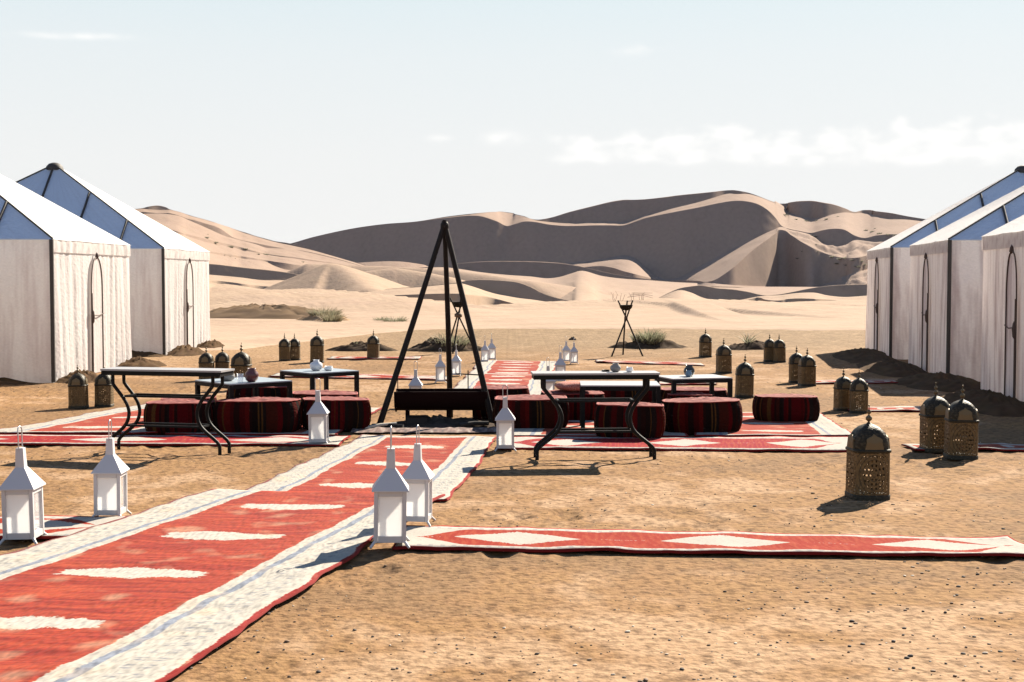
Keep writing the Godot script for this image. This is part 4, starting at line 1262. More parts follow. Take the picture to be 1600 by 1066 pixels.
		[Vector3(-160.92, 7.11, -327.03), Vector3(-135.95, 8.78, -325.48), Vector3(-113.82, 10.33, -322.78), Vector3(-101.06, 11.61, -320.37), Vector3(-91.05, 12.21, -316.58), Vector3(-87.01, 12.29, -315.27), Vector3(-84.38, 12.33, -314.74), Vector3(-82.95, 12.36, -314.85), Vector3(-81.02, 12.39, -315.29), Vector3(-79.16, 12.18, -314.87), Vector3(-77.97, 11.9, -314.16), Vector3(-75.56, 11.15, -313.23), Vector3(-74.69, 10.69, -316.89), Vector3(-73.55, 10.14, -320.22), Vector3(-72.24, 9.55, -324.32), Vector3(-71.08, 9.19, -329.38), Vector3(-70.3, 8.99, -332.93), Vector3(-69.4, 8.82, -336.03), Vector3(-68.46, 8.62, -337.53), Vector3(-66.9, 8.03, -339.1), Vector3(-65.31, 7.71, -339.01), Vector3(-63.2, 7.26, -340.36), Vector3(-61.33, 6.89, -343.15), Vector3(-58.88, 6.51, -342.76), Vector3(-56.45, 6.18, -342.46), Vector3(-54.29, 5.89, -343.9), Vector3(-51.45, 5.43, -346.27), Vector3(-45.99, 4.7, -353.72), Vector3(-38.88, 3.44, -363.93)],
		[Vector3(-155.4, 5.53, -315.74), Vector3(-130.25, 6.86, -311.75), Vector3(-107.88, 7.96, -305.85), Vector3(-94.57, 8.72, -299.69), Vector3(-84.3, 8.91, -293.01), Vector3(-80.28, 8.86, -290.76), Vector3(-77.71, 8.83, -289.73), Vector3(-76.34, 8.83, -289.62), Vector3(-74.53, 8.84, -289.91), Vector3(-72.98, 8.72, -290.18), Vector3(-72.09, 8.57, -290.37), Vector3(-70.43, 8.16, -291.85), Vector3(-70.05, 7.92, -297.11), Vector3(-69.48, 7.65, -302.42), Vector3(-68.68, 7.3, -308.24), Vector3(-67.69, 6.98, -313.58), Vector3(-67.01, 6.79, -317.24), Vector3(-66.16, 6.61, -320.24), Vector3(-65.33, 6.45, -322.03), Vector3(-64.39, 6.24, -326.34), Vector3(-62.98, 6.01, -326.85), Vector3(-61.12, 5.68, -329.08), Vector3(-59.39, 5.35, -332.19), Vector3(-57, 4.97, -331.74), Vector3(-54.66, 4.66, -331.56), Vector3(-52.49, 4.28, -332.42), Vector3(-49.85, 3.91, -335.41), Vector3(-44.74, 3.34, -343.99), Vector3(-38.35, 2.75, -358.99)],
		[Vector3(-155.31, 5.39, -315.55), Vector3(-130.17, 6.71, -311.56), Vector3(-107.82, 7.82, -305.66), Vector3(-94.52, 8.57, -299.51), Vector3(-84.25, 8.77, -292.83), Vector3(-80.23, 8.71, -290.58), Vector3(-77.66, 8.67, -289.52), Vector3(-76.28, 8.65, -289.39), Vector3(-74.46, 8.63, -289.65), Vector3(-72.91, 8.47, -289.86), Vector3(-72, 8.28, -290.01), Vector3(-70.32, 7.79, -291.38), Vector3(-69.93, 7.49, -296.58), Vector3(-69.36, 7.21, -301.86), Vector3(-68.56, 6.85, -307.69), Vector3(-67.57, 6.53, -313.02), Vector3(-66.89, 6.34, -316.67), Vector3(-66.04, 6.15, -319.66), Vector3(-65.22, 5.99, -321.45), Vector3(-64.28, 5.77, -325.75), Vector3(-62.88, 5.56, -326.29), Vector3(-61.04, 5.32, -328.63), Vector3(-59.3, 4.96, -331.7), Vector3(-56.77, 3.88, -330.38), Vector3(-54.35, 3.11, -329.63), Vector3(-52.21, 2.81, -330.58), Vector3(-49.63, 2.66, -333.85), Vector3(-44.61, 2.53, -342.99), Vector3(-38.29, 2.25, -358.37)],
		[Vector3(-131.21, -1.02, -266.31), Vector3(-105.89, -0.89, -253.12), Vector3(-84.68, -0.76, -239.72), Vector3(-72.35, -0.6, -228.91), Vector3(-63.91, -0.46, -221.77), Vector3(-60.94, -0.42, -220.37), Vector3(-59.07, -0.39, -219.86), Vector3(-58.07, -0.38, -219.96), Vector3(-56.77, -0.36, -220.47), Vector3(-55.9, -0.36, -221.92), Vector3(-55.57, -0.37, -223.49), Vector3(-55.23, -0.39, -228.5), Vector3(-55.63, -0.43, -235.62), Vector3(-55.86, -0.47, -242.8), Vector3(-56, -0.52, -251.01), Vector3(-55.88, -0.55, -258.56), Vector3(-55.73, -0.57, -263.52), Vector3(-55.4, -0.59, -267.88), Vector3(-55.01, -0.59, -270.83), Vector3(-54.64, -0.61, -276.62), Vector3(-53.78, -0.61, -278.83), Vector3(-52.63, -0.6, -283.08), Vector3(-51.71, -0.59, -288.97), Vector3(-50.9, -0.59, -296.01), Vector3(-49.71, -0.58, -301.27), Vector3(-48.14, -0.56, -304.65), Vector3(-45.95, -0.57, -308.96), Vector3(-41.46, -0.64, -318.58), Vector3(-35.84, -0.75, -335.29)],
	]
	var hollow := [
		[Vector3(-13.95, 0.13, -125), Vector3(-12.2, 0.3, -125), Vector3(-10.17, 0.48, -125), Vector3(-8.42, 0.59, -125), Vector3(-6.39, 0.8, -125), Vector3(-5.11, 0.94, -125), Vector3(-4.53, 1.06, -125), Vector3(-3.89, 1.17, -125), Vector3(-3.08, 1.23, -125), Vector3(-2.32, 1.23, -124.98), Vector3(-1.45, 1.2, -124.86), Vector3(-0.58, 1.14, -124.65), Vector3(0.58, 1, -124.26), Vector3(1.78, 0.55, -123.74), Vector3(2.75, 0.03, -123.27), Vector3(4.1, -0.42, -122.57), Vector3(5.38, -0.66, -121.9), Vector3(7.32, -0.89, -121)],
		[Vector3(-13.94, 0.11, -124.98), Vector3(-12.2, 0.29, -124.98), Vector3(-10.17, 0.45, -124.98), Vector3(-8.42, 0.56, -124.97), Vector3(-6.39, 0.75, -124.95), Vector3(-5.11, 0.88, -124.94), Vector3(-4.52, 0.88, -124.82), Vector3(-3.88, 0.71, -124.51), Vector3(-3.06, 0.46, -124.18), Vector3(-2.3, 0.2, -123.89), Vector3(-1.44, -0.03, -123.57), Vector3(-0.57, -0.19, -123.24), Vector3(0.57, -0.39, -122.79), Vector3(1.77, -0.53, -122.61), Vector3(2.73, -0.67, -122.53), Vector3(4.09, -0.86, -122.11), Vector3(5.37, -0.91, -121.64), Vector3(7.31, -0.95, -120.94)],
		[Vector3(-12.87, -0.08, -115.36), Vector3(-10.77, -0.01, -110.29), Vector3(-8.69, 0.09, -106.84), Vector3(-7.08, 0.17, -105.02), Vector3(-5.16, 0.27, -100.86), Vector3(-3.96, 0.32, -96.8), Vector3(-3.49, 0.32, -96.36), Vector3(-3.13, 0.23, -100.37), Vector3(-2.61, 0.09, -106.09), Vector3(-2.06, -0.06, -110.68), Vector3(-1.3, -0.27, -111.55), Vector3(-0.51, -0.46, -110.16), Vector3(0.5, -0.68, -108.18), Vector3(1.54, -0.85, -106.85), Vector3(2.41, -0.97, -107.78), Vector3(3.71, -1.09, -110.77), Vector3(4.91, -1.12, -111.03), Vector3(6.7, -1.15, -110.86)],
		[Vector3(-12.87, -0.13, -115.3), Vector3(-10.75, -0.21, -110.07), Vector3(-8.64, -0.54, -106.14), Vector3(-7, -0.88, -103.86), Vector3(-5.09, -1.01, -99.44), Vector3(-3.9, -1.04, -95.29), Vector3(-3.44, -1.09, -94.8), Vector3(-3.08, -1.26, -98.71), Vector3(-2.57, -1.52, -104.29), Vector3(-2.03, -1.71, -108.85), Vector3(-1.28, -1.73, -109.93), Vector3(-0.51, -1.66, -108.83), Vector3(0.5, -1.41, -107.36), Vector3(1.53, -1.22, -106.44), Vector3(2.4, -1.17, -107.56), Vector3(3.7, -1.25, -110.59), Vector3(4.9, -1.25, -110.88), Vector3(6.7, -1.25, -110.75)],
		[Vector3(-8.25, -0.96, -73.89), Vector3(-7.1, -0.96, -72.62), Vector3(-6.2, -1.14, -76.19), Vector3(-5.44, -1.35, -80.56), Vector3(-4.11, -1.39, -80.29), Vector3(-3.23, -1.37, -78.95), Vector3(-2.88, -1.4, -79.45), Vector3(-2.61, -1.56, -83.73), Vector3(-2.22, -1.81, -90), Vector3(-1.76, -1.99, -94.79), Vector3(-1.11, -2.01, -95.56), Vector3(-0.44, -1.95, -94.19), Vector3(0.42, -1.76, -89.91), Vector3(1.25, -1.61, -86.8), Vector3(1.94, -1.58, -86.95), Vector3(3.03, -1.65, -90.35), Vector3(4.05, -1.64, -91.54), Vector3(5.61, -1.61, -92.74)],
	]
	var low_right := [
		[Vector3(21.82, -1.64, -204), Vector3(24.61, -0.34, -203.65), Vector3(26.47, 0.02, -203.42), Vector3(27.96, 0.16, -203.24), Vector3(29.26, -0.03, -203.08), Vector3(30.19, -0.21, -202.97), Vector3(31.11, -0.29, -202.85), Vector3(32.5, -0.4, -202.68), Vector3(33.89, -0.61, -202.5), Vector3(34.99, -0.82, -202.35), Vector3(36.1, -1.12, -202.2), Vector3(37.2, -1.28, -202.05), Vector3(38.3, -1.24, -201.9), Vector3(39.39, -1.13, -201.74), Vector3(40.3, -0.95, -201.6), Vector3(41.66, -0.67, -201.4), Vector3(43.02, -0.37, -201.19), Vector3(44.37, -0.12, -200.98), Vector3(45.81, 0.09, -200.74), Vector3(47.07, 0.2, -200.54), Vector3(48.41, 0.28, -200.32), Vector3(49.93, 0.33, -200.06), Vector3(51.44, 0.37, -199.81), Vector3(53.31, 0.42, -199.49), Vector3(55.52, 0.47, -199.1), Vector3(59.03, 0.54, -198.48), Vector3(62.52, 0.57, -197.85), Vector3(72.87, 0.58, -196)],
		[Vector3(21.81, -1.67, -203.97), Vector3(24.59, -0.54, -203.44), Vector3(26.36, -0.86, -202.49), Vector3(27.73, -1.51, -201.48), Vector3(28.99, -1.88, -201.15), Vector3(29.91, -2.05, -201.03), Vector3(30.83, -2.15, -200.89), Vector3(32.23, -2.06, -200.93), Vector3(33.67, -1.88, -201.16), Vector3(34.85, -1.66, -201.48), Vector3(36.04, -1.46, -201.85), Vector3(37.19, -1.33, -202), Vector3(38.28, -1.3, -201.83), Vector3(39.37, -1.24, -201.62), Vector3(40.27, -1.11, -201.44), Vector3(41.6, -0.95, -201.09), Vector3(42.91, -0.86, -200.67), Vector3(44.2, -0.88, -200.17), Vector3(45.51, -1.2, -199.39), Vector3(46.7, -1.37, -198.89), Vector3(47.99, -1.46, -198.49), Vector3(49.5, -1.39, -198.25), Vector3(51.02, -1.27, -198.08), Vector3(52.89, -1.11, -197.88), Vector3(55.13, -0.9, -197.66), Vector3(58.69, -0.59, -197.3), Vector3(62.23, -0.34, -196.89), Vector3(72.66, 0.04, -195.43)],
		[Vector3(21.66, -1.71, -202.54), Vector3(21.28, -1.37, -176.01), Vector3(23.51, -1.52, -180.55), Vector3(26.06, -1.87, -189.33), Vector3(27.82, -2.12, -192.97), Vector3(29.19, -2.2, -196.13), Vector3(30.42, -2.23, -198.22), Vector3(31.59, -2.18, -196.89), Vector3(32.88, -2.02, -196.39), Vector3(34.19, -1.77, -197.64), Vector3(35.52, -1.54, -198.93), Vector3(35, -1.69, -190.06), Vector3(35.34, -1.76, -186.29), Vector3(36.19, -1.73, -185.31), Vector3(37.17, -1.57, -185.92), Vector3(38.1, -1.46, -184.14), Vector3(38.89, -1.43, -181.81), Vector3(39.91, -1.46, -180.72), Vector3(42.36, -1.61, -185.55), Vector3(43.86, -1.73, -186.79), Vector3(45.21, -1.81, -186.98), Vector3(46.3, -1.78, -185.41), Vector3(47.08, -1.73, -182.77), Vector3(48.03, -1.65, -179.65), Vector3(49.22, -1.54, -176.42), Vector3(51.32, -1.33, -172.47), Vector3(53.5, -1.17, -169.2), Vector3(60.77, -0.92, -163.38)],
		[Vector3(21.65, -1.76, -202.48), Vector3(21.26, -1.53, -175.82), Vector3(23.47, -1.75, -180.29), Vector3(26.04, -2.02, -189.16), Vector3(27.81, -2.16, -192.92), Vector3(29.18, -2.26, -196.06), Vector3(30.4, -2.32, -198.12), Vector3(31.56, -2.33, -196.72), Vector3(32.77, -2.56, -195.76), Vector3(34, -2.74, -196.5), Vector3(35.28, -2.7, -197.57), Vector3(34.9, -2.13, -189.54), Vector3(35.29, -2.02, -185.99), Vector3(36.11, -2.09, -184.89), Vector3(37.05, -2.12, -185.27), Vector3(38, -1.87, -183.66), Vector3(38.8, -1.79, -181.39), Vector3(39.84, -1.77, -180.36), Vector3(42.3, -1.86, -185.25), Vector3(43.78, -2.04, -186.42), Vector3(45.1, -2.23, -186.48), Vector3(46.16, -2.26, -184.84), Vector3(46.94, -2.23, -182.18), Vector3(47.89, -2.14, -179.08), Vector3(49.08, -1.98, -175.89), Vector3(51.2, -1.71, -172.03), Vector3(53.39, -1.48, -168.84), Vector3(60.71, -1.07, -163.2)],
		[Vector3(19.42, -2.38, -181.6), Vector3(19.23, -2.03, -159.03), Vector3(21.41, -2.23, -164.4), Vector3(23.99, -2.47, -174.24), Vector3(25.82, -2.58, -179.07), Vector3(27.21, -2.66, -182.84), Vector3(28.47, -2.7, -185.5), Vector3(29.64, -2.69, -184.71), Vector3(31.06, -2.87, -185.47), Vector3(32.47, -3.01, -187.64), Vector3(33.48, -3.01, -187.46), Vector3(32.71, -2.49, -177.57), Vector3(33.87, -2.25, -178.53), Vector3(35.16, -2.24, -180.01), Vector3(36.21, -2.25, -181.06), Vector3(36.05, -2.16, -174.18), Vector3(36.37, -2.13, -170), Vector3(37.25, -2.12, -168.61), Vector3(39.46, -2.24, -172.82), Vector3(41.48, -2.33, -176.63), Vector3(43.55, -2.42, -180.08), Vector3(44.83, -2.42, -179.49), Vector3(45.69, -2.37, -177.32), Vector3(46.54, -2.29, -174.03), Vector3(47.46, -2.16, -170.07), Vector3(48.92, -1.94, -164.37), Vector3(50.47, -1.76, -159.59), Vector3(56.2, -1.44, -151.06)],
		[Vector3(19.42, -2.43, -181.55), Vector3(19.23, -2.03, -159.01), Vector3(21.41, -2.25, -164.38), Vector3(23.96, -2.65, -174.03), Vector3(25.74, -3.06, -178.5), Vector3(27.12, -3.23, -182.17), Vector3(28.36, -3.34, -184.74), Vector3(29.52, -3.32, -183.96), Vector3(30.99, -3.23, -185.05), Vector3(32.43, -3.19, -187.43), Vector3(33.47, -3.07, -187.39), Vector3(32.68, -2.61, -177.43), Vector3(33.82, -2.48, -178.25), Vector3(35.08, -2.59, -179.6), Vector3(36.11, -2.7, -180.53), Vector3(35.98, -2.46, -173.83), Vector3(36.33, -2.29, -169.82), Vector3(37.22, -2.25, -168.46), Vector3(39.43, -2.35, -172.68), Vector3(41.46, -2.44, -176.51), Vector3(43.53, -2.52, -179.97), Vector3(44.8, -2.5, -179.39), Vector3(45.67, -2.45, -177.23), Vector3(46.52, -2.37, -173.93), Vector3(47.43, -2.25, -169.95), Vector3(48.88, -2.07, -164.22), Vector3(50.42, -1.9, -159.42), Vector3(56.14, -1.57, -150.9)],
		[Vector3(12.38, -3.74, -115.64), Vector3(12.45, -3.16, -102.88), Vector3(14.04, -3.38, -107.7), Vector3(16.08, -3.79, -116.71), Vector3(17.95, -4.15, -124.38), Vector3(19.06, -4.31, -127.94), Vector3(20.04, -4.43, -130.43), Vector3(20.87, -4.4, -129.94), Vector3(21.59, -4.35, -128.81), Vector3(22.35, -4.36, -129.03), Vector3(22.73, -4.27, -127.15), Vector3(21.61, -3.82, -117.19), Vector3(21.94, -3.74, -115.48), Vector3(22.99, -3.83, -117.56), Vector3(23.91, -3.92, -119.44), Vector3(23.57, -3.66, -113.78), Vector3(23.55, -3.48, -109.96), Vector3(24.12, -3.44, -109.08), Vector3(25.56, -3.57, -111.82), Vector3(26.87, -3.68, -114.29), Vector3(28.21, -3.79, -116.53), Vector3(29.04, -3.77, -116.16), Vector3(29.6, -3.7, -114.76), Vector3(30.12, -3.6, -112.5), Vector3(30.6, -3.46, -109.53), Vector3(31.27, -3.25, -104.92), Vector3(31.97, -3.07, -100.98), Vector3(34.81, -2.72, -93.46)],
	]
	var middle := [
		[Vector3(-26.53, 3.14, -336), Vector3(-21.81, 3.6, -335.48), Vector3(-17.11, 4.07, -334.96), Vector3(-12.89, 4.61, -334.49), Vector3(-7.75, 4.99, -333.91), Vector3(-2.01, 5.14, -333.27), Vector3(4.63, 5.05, -332.52), Vector3(8.48, 4.89, -332.09), Vector3(11.55, 4.66, -331.74), Vector3(14.31, 4.26, -331.43), Vector3(16.92, 3.73, -331.13), Vector3(21.5, 2.65, -330.61), Vector3(26.83, 1.58, -330), Vector3(32.14, 0.82, -329.39), Vector3(38.19, 0.21, -328.7), Vector3(44.2, -0.09, -328)],
		[Vector3(-26.53, 3.08, -335.93), Vector3(-21.8, 3.45, -335.31), Vector3(-17.09, 3.68, -334.55), Vector3(-12.84, 3.28, -333.09), Vector3(-7.69, 2.5, -331.3), Vector3(-1.99, 1.89, -329.85), Vector3(4.58, 1.43, -328.71), Vector3(8.38, 1.01, -328.01), Vector3(11.44, 1.36, -328.27), Vector3(14.22, 2.19, -329.25), Vector3(16.87, 2.81, -330.16), Vector3(21.43, 1.58, -329.48), Vector3(26.77, 0.89, -329.28), Vector3(32.12, 0.59, -329.15), Vector3(38.18, 0.13, -328.62), Vector3(44.19, -0.16, -327.94)],
		[Vector3(-14.1, -1.65, -178.36), Vector3(-11.08, -1.5, -170.27), Vector3(-8.44, -1.41, -165.05), Vector3(-6.65, -1.54, -172.36), Vector3(-4.36, -1.81, -187.4), Vector3(-1.2, -2.03, -199.3), Vector3(2.9, -2.19, -208.12), Vector3(5.53, -2.34, -216.31), Vector3(7.3, -2.21, -209.22), Vector3(8.33, -1.91, -192.59), Vector3(9.23, -1.69, -180.39), Vector3(13.37, -2.14, -205.43), Vector3(17.87, -2.4, -219.6), Vector3(22.06, -2.51, -225.87), Vector3(27.32, -2.68, -235.01), Vector3(32.44, -2.78, -240.54)],
	]
	var low_left := [
		[Vector3(-49.51, 3.89, -172), Vector3(-45.52, 3.81, -172), Vector3(-42.33, 3.51, -172), Vector3(-39.54, 3.23, -172), Vector3(-36.98, 3.02, -172), Vector3(-35.15, 2.81, -172), Vector3(-33.55, 2.62, -172), Vector3(-31.96, 2.46, -172), Vector3(-30.76, 2.34, -172), Vector3(-29.48, 2.19, -172), Vector3(-27.97, 1.98, -172), Vector3(-26.85, 1.77, -172), Vector3(-25.73, 1.5, -172), Vector3(-24.38, 1.02, -172), Vector3(-22.78, 0.38, -172), Vector3(-20.79, -0.26, -172)],
		[Vector3(-49.23, 2.93, -170.98), Vector3(-45.2, 2.61, -170.73), Vector3(-42, 2.18, -170.59), Vector3(-39.22, 1.87, -170.56), Vector3(-36.69, 1.66, -170.57), Vector3(-34.88, 1.5, -170.62), Vector3(-33.3, 1.34, -170.66), Vector3(-31.71, 1.12, -170.59), Vector3(-30.52, 1.03, -170.61), Vector3(-29.28, 1.03, -170.77), Vector3(-27.81, 1.02, -171), Vector3(-26.74, 1.06, -171.26), Vector3(-25.67, 1.1, -171.58), Vector3(-24.35, 0.86, -171.83), Vector3(-22.77, 0.3, -171.92), Vector3(-20.78, -0.29, -171.97)],
		[Vector3(-34.7, 1.41, -120.45), Vector3(-33.53, 1.29, -126.61), Vector3(-33.72, 1.17, -136.9), Vector3(-33.34, 1.1, -144.96), Vector3(-32.37, 1.06, -150.47), Vector3(-30.76, 0.89, -150.46), Vector3(-29.16, 0.7, -149.41), Vector3(-28.05, 0.53, -150.88), Vector3(-26.97, 0.43, -150.75), Vector3(-25.54, 0.37, -148.93), Vector3(-24.11, 0.34, -148.23), Vector3(-22.95, 0.34, -146.99), Vector3(-21.82, 0.33, -145.77), Vector3(-21.45, 0.25, -151.31), Vector3(-21.7, 0.06, -163.79), Vector3(-20.41, -0.38, -168.89)],
		[Vector3(-34.65, 1.3, -120.28), Vector3(-33.48, 1.14, -126.39), Vector3(-33.66, 1.01, -136.66), Vector3(-33.26, 0.84, -144.58), Vector3(-32.23, 0.61, -149.79), Vector3(-30.59, 0.32, -149.59), Vector3(-28.97, 0.02, -148.37), Vector3(-27.81, -0.33, -149.58), Vector3(-26.72, -0.53, -149.3), Vector3(-25.3, -0.61, -147.44), Vector3(-23.98, -0.23, -147.35), Vector3(-22.9, 0.08, -146.6), Vector3(-21.8, 0.26, -145.67), Vector3(-21.44, 0.19, -151.23), Vector3(-21.69, 0.01, -163.72), Vector3(-20.41, -0.42, -168.84)],
		[Vector3(-18.07, -0.43, -62.63), Vector3(-18.08, -0.61, -68.18), Vector3(-18.57, -0.83, -75.3), Vector3(-18.83, -1.04, -81.73), Vector3(-18.98, -1.24, -88.08), Vector3(-18.96, -1.39, -92.61), Vector3(-18.93, -1.53, -96.88), Vector3(-19.18, -1.73, -103.07), Vector3(-19, -1.82, -106.09), Vector3(-18.3, -1.84, -106.57), Vector3(-16.36, -1.64, -100.43), Vector3(-14.86, -1.47, -95.04), Vector3(-13.73, -1.36, -91.66), Vector3(-13.54, -1.48, -95.44), Vector3(-13.84, -1.77, -104.36), Vector3(-13.77, -2.07, -113.81)],
	]
	structure(put("great_dune", loft_mesh(big, dune_tint, 1.0), M.dune))
	structure(put("hollow_dune", loft_mesh(hollow, dune_tint, 0.0, 0.22, 5.0), M.dune))
	structure(put("low_right_dunes", loft_mesh(low_right, dune_tint, 0.0, 0.45, 9.0), M.dune))
	structure(put("middle_dune", loft_mesh(middle, dune_tint, 0.0, 0.7, 14.0), M.dune))
	structure(put("low_left_dunes", loft_mesh(low_left, dune_tint, 0.0, 0.35, 8.0), M.dune))
	structure(put("left_dune", loft_mesh(left, dune_tint, 0.0), M.dune))

	# ---- tents
	tent("nearest tent of the left row, only its far door corner in the picture", -9.62, -16.1, 0.0, 1.0, 201, false)
	tent("left-hand white tent in front, its arched door facing the carpets", -9.62, -22.45, 0.0, 1.0, 202, false)
	tent("left-hand white tent farther back, its dark capped peak showing whole", -9.72, -29.35, 0.0, 1.0, 203, false)
	tent("nearest tent of the right row, its streaked arched door at the picture edge", 9.0, -16.62, PI - 0.145, -1.0, 204, true, 3.77)
	tent("middle white tent of the right row with a dark corner post", 9.66, -22.35, PI - 0.145, -1.0, 205, true, 3.77)
	tent("farthest white tent of the right row, its peak at the picture edge", 10.28, -27.75, PI - 0.145, -1.0, 206, true, 3.77)

	# ---- sand banked against the tents
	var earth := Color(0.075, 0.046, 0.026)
	var g := "earth banked against the tents"
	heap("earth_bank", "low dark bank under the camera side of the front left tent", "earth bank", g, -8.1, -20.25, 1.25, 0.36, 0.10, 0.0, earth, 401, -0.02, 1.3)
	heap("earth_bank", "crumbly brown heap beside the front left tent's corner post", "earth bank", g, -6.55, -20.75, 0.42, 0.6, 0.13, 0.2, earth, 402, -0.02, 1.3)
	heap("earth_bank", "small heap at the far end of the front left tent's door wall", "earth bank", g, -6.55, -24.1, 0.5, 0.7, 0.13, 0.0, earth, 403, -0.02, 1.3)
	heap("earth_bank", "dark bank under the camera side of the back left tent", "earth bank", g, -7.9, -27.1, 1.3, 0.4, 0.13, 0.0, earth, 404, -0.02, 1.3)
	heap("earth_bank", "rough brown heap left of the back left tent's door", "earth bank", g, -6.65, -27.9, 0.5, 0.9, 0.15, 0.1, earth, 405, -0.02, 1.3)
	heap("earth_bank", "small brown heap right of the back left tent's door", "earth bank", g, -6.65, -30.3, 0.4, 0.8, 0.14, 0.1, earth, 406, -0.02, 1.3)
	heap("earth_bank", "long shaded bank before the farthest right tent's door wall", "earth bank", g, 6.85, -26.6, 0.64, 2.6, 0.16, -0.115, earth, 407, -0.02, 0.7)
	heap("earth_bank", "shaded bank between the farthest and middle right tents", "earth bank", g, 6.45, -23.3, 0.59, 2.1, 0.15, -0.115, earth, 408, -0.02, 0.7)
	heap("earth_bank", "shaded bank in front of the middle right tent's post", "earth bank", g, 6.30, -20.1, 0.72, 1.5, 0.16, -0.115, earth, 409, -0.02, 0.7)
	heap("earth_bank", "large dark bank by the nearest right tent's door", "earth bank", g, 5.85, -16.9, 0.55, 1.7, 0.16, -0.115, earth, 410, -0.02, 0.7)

	# ---- rugs
	var weave := noise_tex(0.25, 2, 45, true, 3.0, 256)
	var wool := []
	for k in 3:
		var m := mat(Color.WHITE, 0.95)
		m.normal_enabled = true
		m.normal_texture = weave
		m.normal_scale = 0.22
		m.metallic_specular = 0.2
		m.rim_enabled = true
		m.rim = 0.1
		wool.append(m)
	wool[0].albedo_texture = rug_picture(320, 1280, 1.6, 6.4, 0.62, 1.03, false, true, 501)
	wool[1].albedo_texture = rug_picture(320, 832, 1.4, 3.6, 0.55, 1.12, true, true, 502)
	wool[2].albedo_texture = rug_picture(256, 640, 1.3, 3.4, 0.5, 0.62, true, true, 503)
	var run := []
	for k in 2:
		var m := mat(Color.WHITE, 0.95)
		m.normal_enabled = true
		m.normal_texture = weave
		m.normal_scale = 0.2
		m.metallic_specular = 0.2
		m.albedo_texture = runner_picture(128, 1536, 511 + k, [Color(0.20, 0.016, 0.008), Color(0.19, 0.007, 0.014)][k])
		run.append(m)
	M.fringe = mat(lin(0.36, 0.10, 0.07), 0.95)
	g = "red wool rugs laid end to end as a path"
	rug("rug", "long red rug in the foreground with white lozenges and pale borders", "rug", g, 0.022, Vector2(-2.16, -9.95), Vector2(-0.47, -9.72), Vector2(-1.72, -3.4), Vector2(-4.12, -3.4), wool[0], 36, 130, 0.035)
	rug("rug", "red rug with pale borders between the foreground rug and the fire pit", "rug", g, 0.010, Vector2(-1.46, -13.46), Vector2(-0.14, -13.30), Vector2(-0.44, -9.55), Vector2(-1.98, -9.78), wool[1], 30, 90, 0.03)
	rug("rug", "red rug behind the fire pit, nearer of the two beyond it", "rug", g, 0.022, Vector2(-0.70, -21.8), Vector2(0.62, -21.6), Vector2(0.40, -17.75), Vector2(-0.86, -17.9), wool[2], 26, 70, 0.03, true)
	rug("rug", "last red rug of the path, farthest from the picture front", "rug", g, 0.010, Vector2(-0.58, -25.5), Vector2(0.83, -25.2), Vector2(0.64, -21.5), Vector2(-0.69, -21.7), wool[2], 26, 60, 0.03)
	g = "large rugs under the seats"
	rug("rug", "red rug with a pale striped border at far left of the left-hand seats", "rug", g, 0.020, Vector2(-4.45, -16.7), Vector2(-2.95, -16.9), Vector2(-3.55, -13.6), Vector2(-5.25, -13.62), wool[1], 26, 60, 0.03)
	rug("rug", "red rug under the left-hand seats nearest the fire pit", "rug", g, 0.012, Vector2(-2.9, -16.4), Vector2(-1.55, -16.3), Vector2(-1.75, -13.55), Vector2(-3.45, -13.62), wool[2], 26, 60, 0.02)
	rug("rug", "red rug under the right-hand seats nearest the fire pit", "rug", g, 0.012, Vector2(0.15, -16.0), Vector2(1.75, -15.9), Vector2(1.72, -13.42), Vector2(-0.1, -13.45), wool[2], 26, 60, 0.02)
	rug("rug", "red rug with pale borders under the pouf at far right", "rug", g, 0.018, Vector2(2.12, -15.75), Vector2(3.52, -15.6), Vector2(3.36, -13.40), Vector2(1.80, -13.44), wool[1], 26, 60, 0.02)
	g = "narrow runner rugs"
	# runners: v runs along their length, from the right end (far_l is the left corner seen along the runner)
	rug("runner_rug", "narrow red and cream runner lying across the right foreground", "rug", g, 0.012, Vector2(3.02, -7.62), Vector2(2.97, -8.14), Vector2(-0.66, -8.56), Vector2(-0.70, -7.84), run[0], 10, 110, 0.03)
	rug("runner_rug", "runner end behind the leftmost white lantern in the foreground", "rug", g, 0.012, Vector2(-2.44, -8.18), Vector2(-2.40, -8.90), Vector2(-6.4, -8.86), Vector2(-6.4, -8.16), run[0], 10, 80, 0.03)
	rug("runner_rug", "crimson runner in front of the left-hand seats", "rug", g, 0.006, Vector2(-1.62, -12.72), Vector2(-1.60, -13.44), Vector2(-6.2, -13.60), Vector2(-6.2, -12.86), run[1], 10, 110, 0.025)
	rug("runner_rug", "crimson runner in front of the right-hand seats", "rug", g, 0.006, Vector2(3.08, -12.30), Vector2(3.30, -13.36), Vector2(-0.08, -13.36), Vector2(-0.16, -12.50), run[1], 10, 110, 0.025)
	rug("runner_rug", "thin red runner far left, seen behind the back low table", "rug", g, 0.008, Vector2(-1.0, -20.75), Vector2(-1.0, -21.5), Vector2(-3.8, -22.2), Vector2(-3.8, -21.4), run[0], 8, 50, 0.03)
	rug("runner_rug", "farthest thin red runner, beside a single brass lantern", "rug", g, 0.008, Vector2(-1.75, -26.0), Vector2(-1.75, -26.7), Vector2(-3.5, -26.7), Vector2(-3.5, -26.0), run[0], 8, 40, 0.03)
	rug("runner_rug", "thin red runner far right, near the feet of the small tripod stand", "rug", g, 0.008, Vector2(3.4, -24.1), Vector2(3.4, -24.7), Vector2(1.55, -25.6), Vector2(1.55, -25.0), run[0], 8, 40, 0.03)
